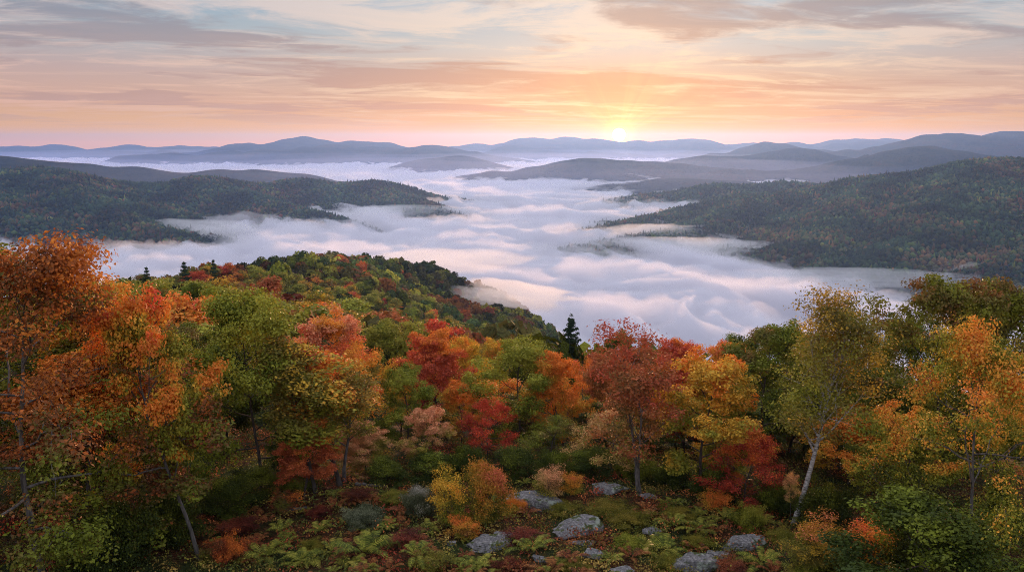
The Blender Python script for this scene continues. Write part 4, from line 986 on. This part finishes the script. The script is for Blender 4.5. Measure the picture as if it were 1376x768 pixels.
for a in [
 ('shrub_c',487,708,672,52,'sage','sage-green rounded bush left of the flowering bush'),
 ('shrub_c',560,690,648,46,'white_flower','small bush with pale whitish flower heads'),
 ('shrub_b',607,705,622,52,'yellow','tall yellow shrub left of the peach-tipped shrub'),
 ('shrub_a',652,700,602,66,'peach','peach-orange tipped green shrub, tallest in the middle of the clearing'),
 ('shrub_b',735,668,622,46,'pale','thin tan shrub behind the broad flat boulder'),
 ('shrub_b',768,664,628,30,'orange','small orange shrub right of the thin tan shrub'),
 ('shrub_a',520,650,606,60,'dark_green','dark evergreen shrub behind the twin-trunked maple foot'),
 ('shrub_a',575,648,600,66,'dark_green','dark evergreen shrub behind the flowering bush'),
 ('shrub_c',625,640,592,60,'dark_green','dark evergreen shrub behind the tall yellow shrub'),
 ('shrub_a',690,640,590,60,'dark_green','dark evergreen shrub behind the peach-tipped shrub'),
 ('shrub_c',745,640,598,50,'dark_green','dark evergreen shrub behind the thin tan shrub'),
 ('shrub_a',800,640,596,60,'dark_green','dark shrub left of the forked grey trunk'),
 ('shrub_c',850,640,600,56,'green','green shrub behind the forked grey trunk foot'),
 ('shrub_c',900,655,612,60,'dark_green','dark shrub right of the forked grey trunk'),
 ('shrub_a',960,665,610,66,'dark_green','dark shrub below the golden-yellow maple'),
 ('shrub_c',1040,690,640,60,'dark_green','dark shrub left of the birch foot'),
 ('shrub_c',1010,712,672,44,'green','leafy green shrub above the rounded mossy boulder'),
 ('shrub_c',1110,705,640,80,'dark_green','dark teal-green shrub right of the birch foot'),
 ('shrub_b',1105,764,690,70,'peach','orange and yellow shrub below the birch foot'),
 ('shrub_b',1160,770,686,70,'orange','orange-red sparse shrub at the bottom edge right of the birch'),
 ('shrub_b',1075,775,715,56,'yellow_green','yellow-green shrub at the bottom edge left of the orange ones'),
 ('shrub_c',1200,760,700,90,'dark_green','dark shrub at the bottom right under the low maple'),
 ('shrub_a',345,668,620,70,'dark_green','dark shrub under the tall green oak'),
 ('shrub_c',395,660,622,56,'green_rust','olive shrub left of the slender grey trunk foot'),
 ('shrub_a',300,690,630,70,'dark_green','dark shrub right of the leaning grey trunk'),
 ('shrub_c',230,720,650,90,'dark_green','dark shrub left of the leaning grey trunk'),
 ('shrub_c',140,760,660,120,'dark_green','dark shrub in the lower left shade'),
 ('shrub_c',428,694,668,36,'redbrown','red-brown low shrub right of the slender grey trunk foot'),
 ('shrub_b',480,672,640,40,'redbrown','wine-red low shrub behind the sage-green bush'),
 ('shrub_c',530,672,650,44,'moss','olive low shrub left of the flowering bush'),
 ('shrub_b',545,730,696,44,'redbrown','rusty red shrub left of the small white stone'),
 ('shrub_c',420,740,712,36,'moss','yellow-green low bush above the broad green fern'),
 ('shrub_b',625,722,690,40,'gold','amber low shrub between the white stone and the pale boulder'),
 ('shrub_b',700,728,692,44,'redbrown','wine-red shrub between the pale boulder and the cracked boulder'),
 ('shrub_c',760,690,668,54,'moss','moss-green mound between the two large boulders'),
 ('shrub_c',815,690,660,64,'moss','moss-green mound right of the broad flat boulder'),
 ('shrub_c',850,702,674,60,'moss','moss-green mound below the forked grey trunk'),
 ('shrub_c',905,695,668,54,'moss','moss-green mound below the golden-yellow maple'),
 ('shrub_c',940,735,706,44,'moss','bright moss-green mound above the blocky boulder'),
 ('shrub_c',845,740,716,50,'green','green mound below the small pinkish stone'),
 ('shrub_c',900,765,735,50,'moss','moss-green mound at the bottom edge left of the blocky boulder'),
 ('shrub_b',985,770,735,44,'redbrown','rusty shrub between the blocky and the mossy boulder'),
 ('shrub_b',580,765,728,50,'moss','yellow-green shrub at the bottom edge left of centre'),
 ('shrub_b',320,715,680,50,'redbrown','red-brown shrub on the slope right of the leaning trunk'),
 ('shrub_c',305,755,715,60,'rust','rust-orange shrub at the foot of the leaning trunk'),
 ('shrub_b',385,690,655,40,'rust','rust shrub beside the slender grey trunk foot'),
 ('shrub_c',680,765,738,44,'redbrown','dark red low plants at the bottom edge under the pale boulder'),
 ('shrub_c',775,765,745,40,'moss','olive mound at the bottom edge under the small angular stone'),
 ('shrub_c',690,690,664,36,'gold','amber low shrub left of the broad flat boulder'),
 ('shrub_b',960,688,655,44,'gold','tan shrub left of the small brick-red maple'),
 ('shrub_c',1055,728,700,44,'moss','moss-green mound left of the birch foot'),
]: shrub(*a)
# --- fallen logs
def log(x0p, y0p, x1p, y1p, r, label):
    a = np.array(on_ground(x0p, y0p)); b_ = np.array(on_ground(x1p, y1p)); k = np.linspace(0, 1, 9)[:, None]; P = a + (b_ - a) * k; P[:, 2] += r * .8 + rng.normal(0, .03, 9)
    tb = Tubes(); c = P.mean(0); tb.add(P - c, np.linspace(r, r * .55, 9), 8); o = link('fallen_log', tb.mesh('fallen_log', [M_GREYBARK]), loc=tuple(c)); tag(o, label, 'log', 'fallen wood in the clearing')
log(380, 690, 412, 684, .12, 'short pale fallen log below the slender grey trunk')
log(295, 692, 322, 686, .12, 'pale fallen log right of the leaning grey trunk')
log(478, 652, 520, 655, .10, 'weathered log lying behind the twin-trunked maple')
log(160, 765, 215, 735, .07, 'bare pale fallen branch in the lower left shade')
# --- low plants and leaf litter: nobody could count it
N = 9000
x = rng.uniform(-34, 34, N); y = 27 + rng.uniform(0, 1, N) ** 1.1 * 32; z = ground_z(x, y)
Cc = np.stack([x, y, z + rng.uniform(.02, .28, N)], 1)
V, F, T = leaves(rng, Cc, 26, .26, .10, zflat=.4, upb=1.0, Htot=1.)
pn = fbm(x / 3.2, y / 3.2, 3, 55) + rng.normal(0, .10, N)
GC = np.array([(.17,.035,.018),(.13,.05,.02),(.24,.08,.025),(.09,.07,.018),(.13,.11,.02),(.06,.07,.016),(.04,.045,.012),(.18,.12,.03)])
ki = np.clip(((pn + .42) / .84 * 8).astype(int), 0, 7); cc = GC[ki] * rng.uniform(.7, 1.6, (N, 1)) * 2.0
tc_ = np.repeat(cc, 26 * 4, 0) * np.repeat(rng.uniform(.6, 1.4, (N * 26, 1)), 4, 0)
tag(link('ground_cover', mesh_np('ground_cover', V, F, False, [M_CANOPY], tc_)), 'low red, olive and green plants carpeting the clearing', 'ground cover', kind='stuff')
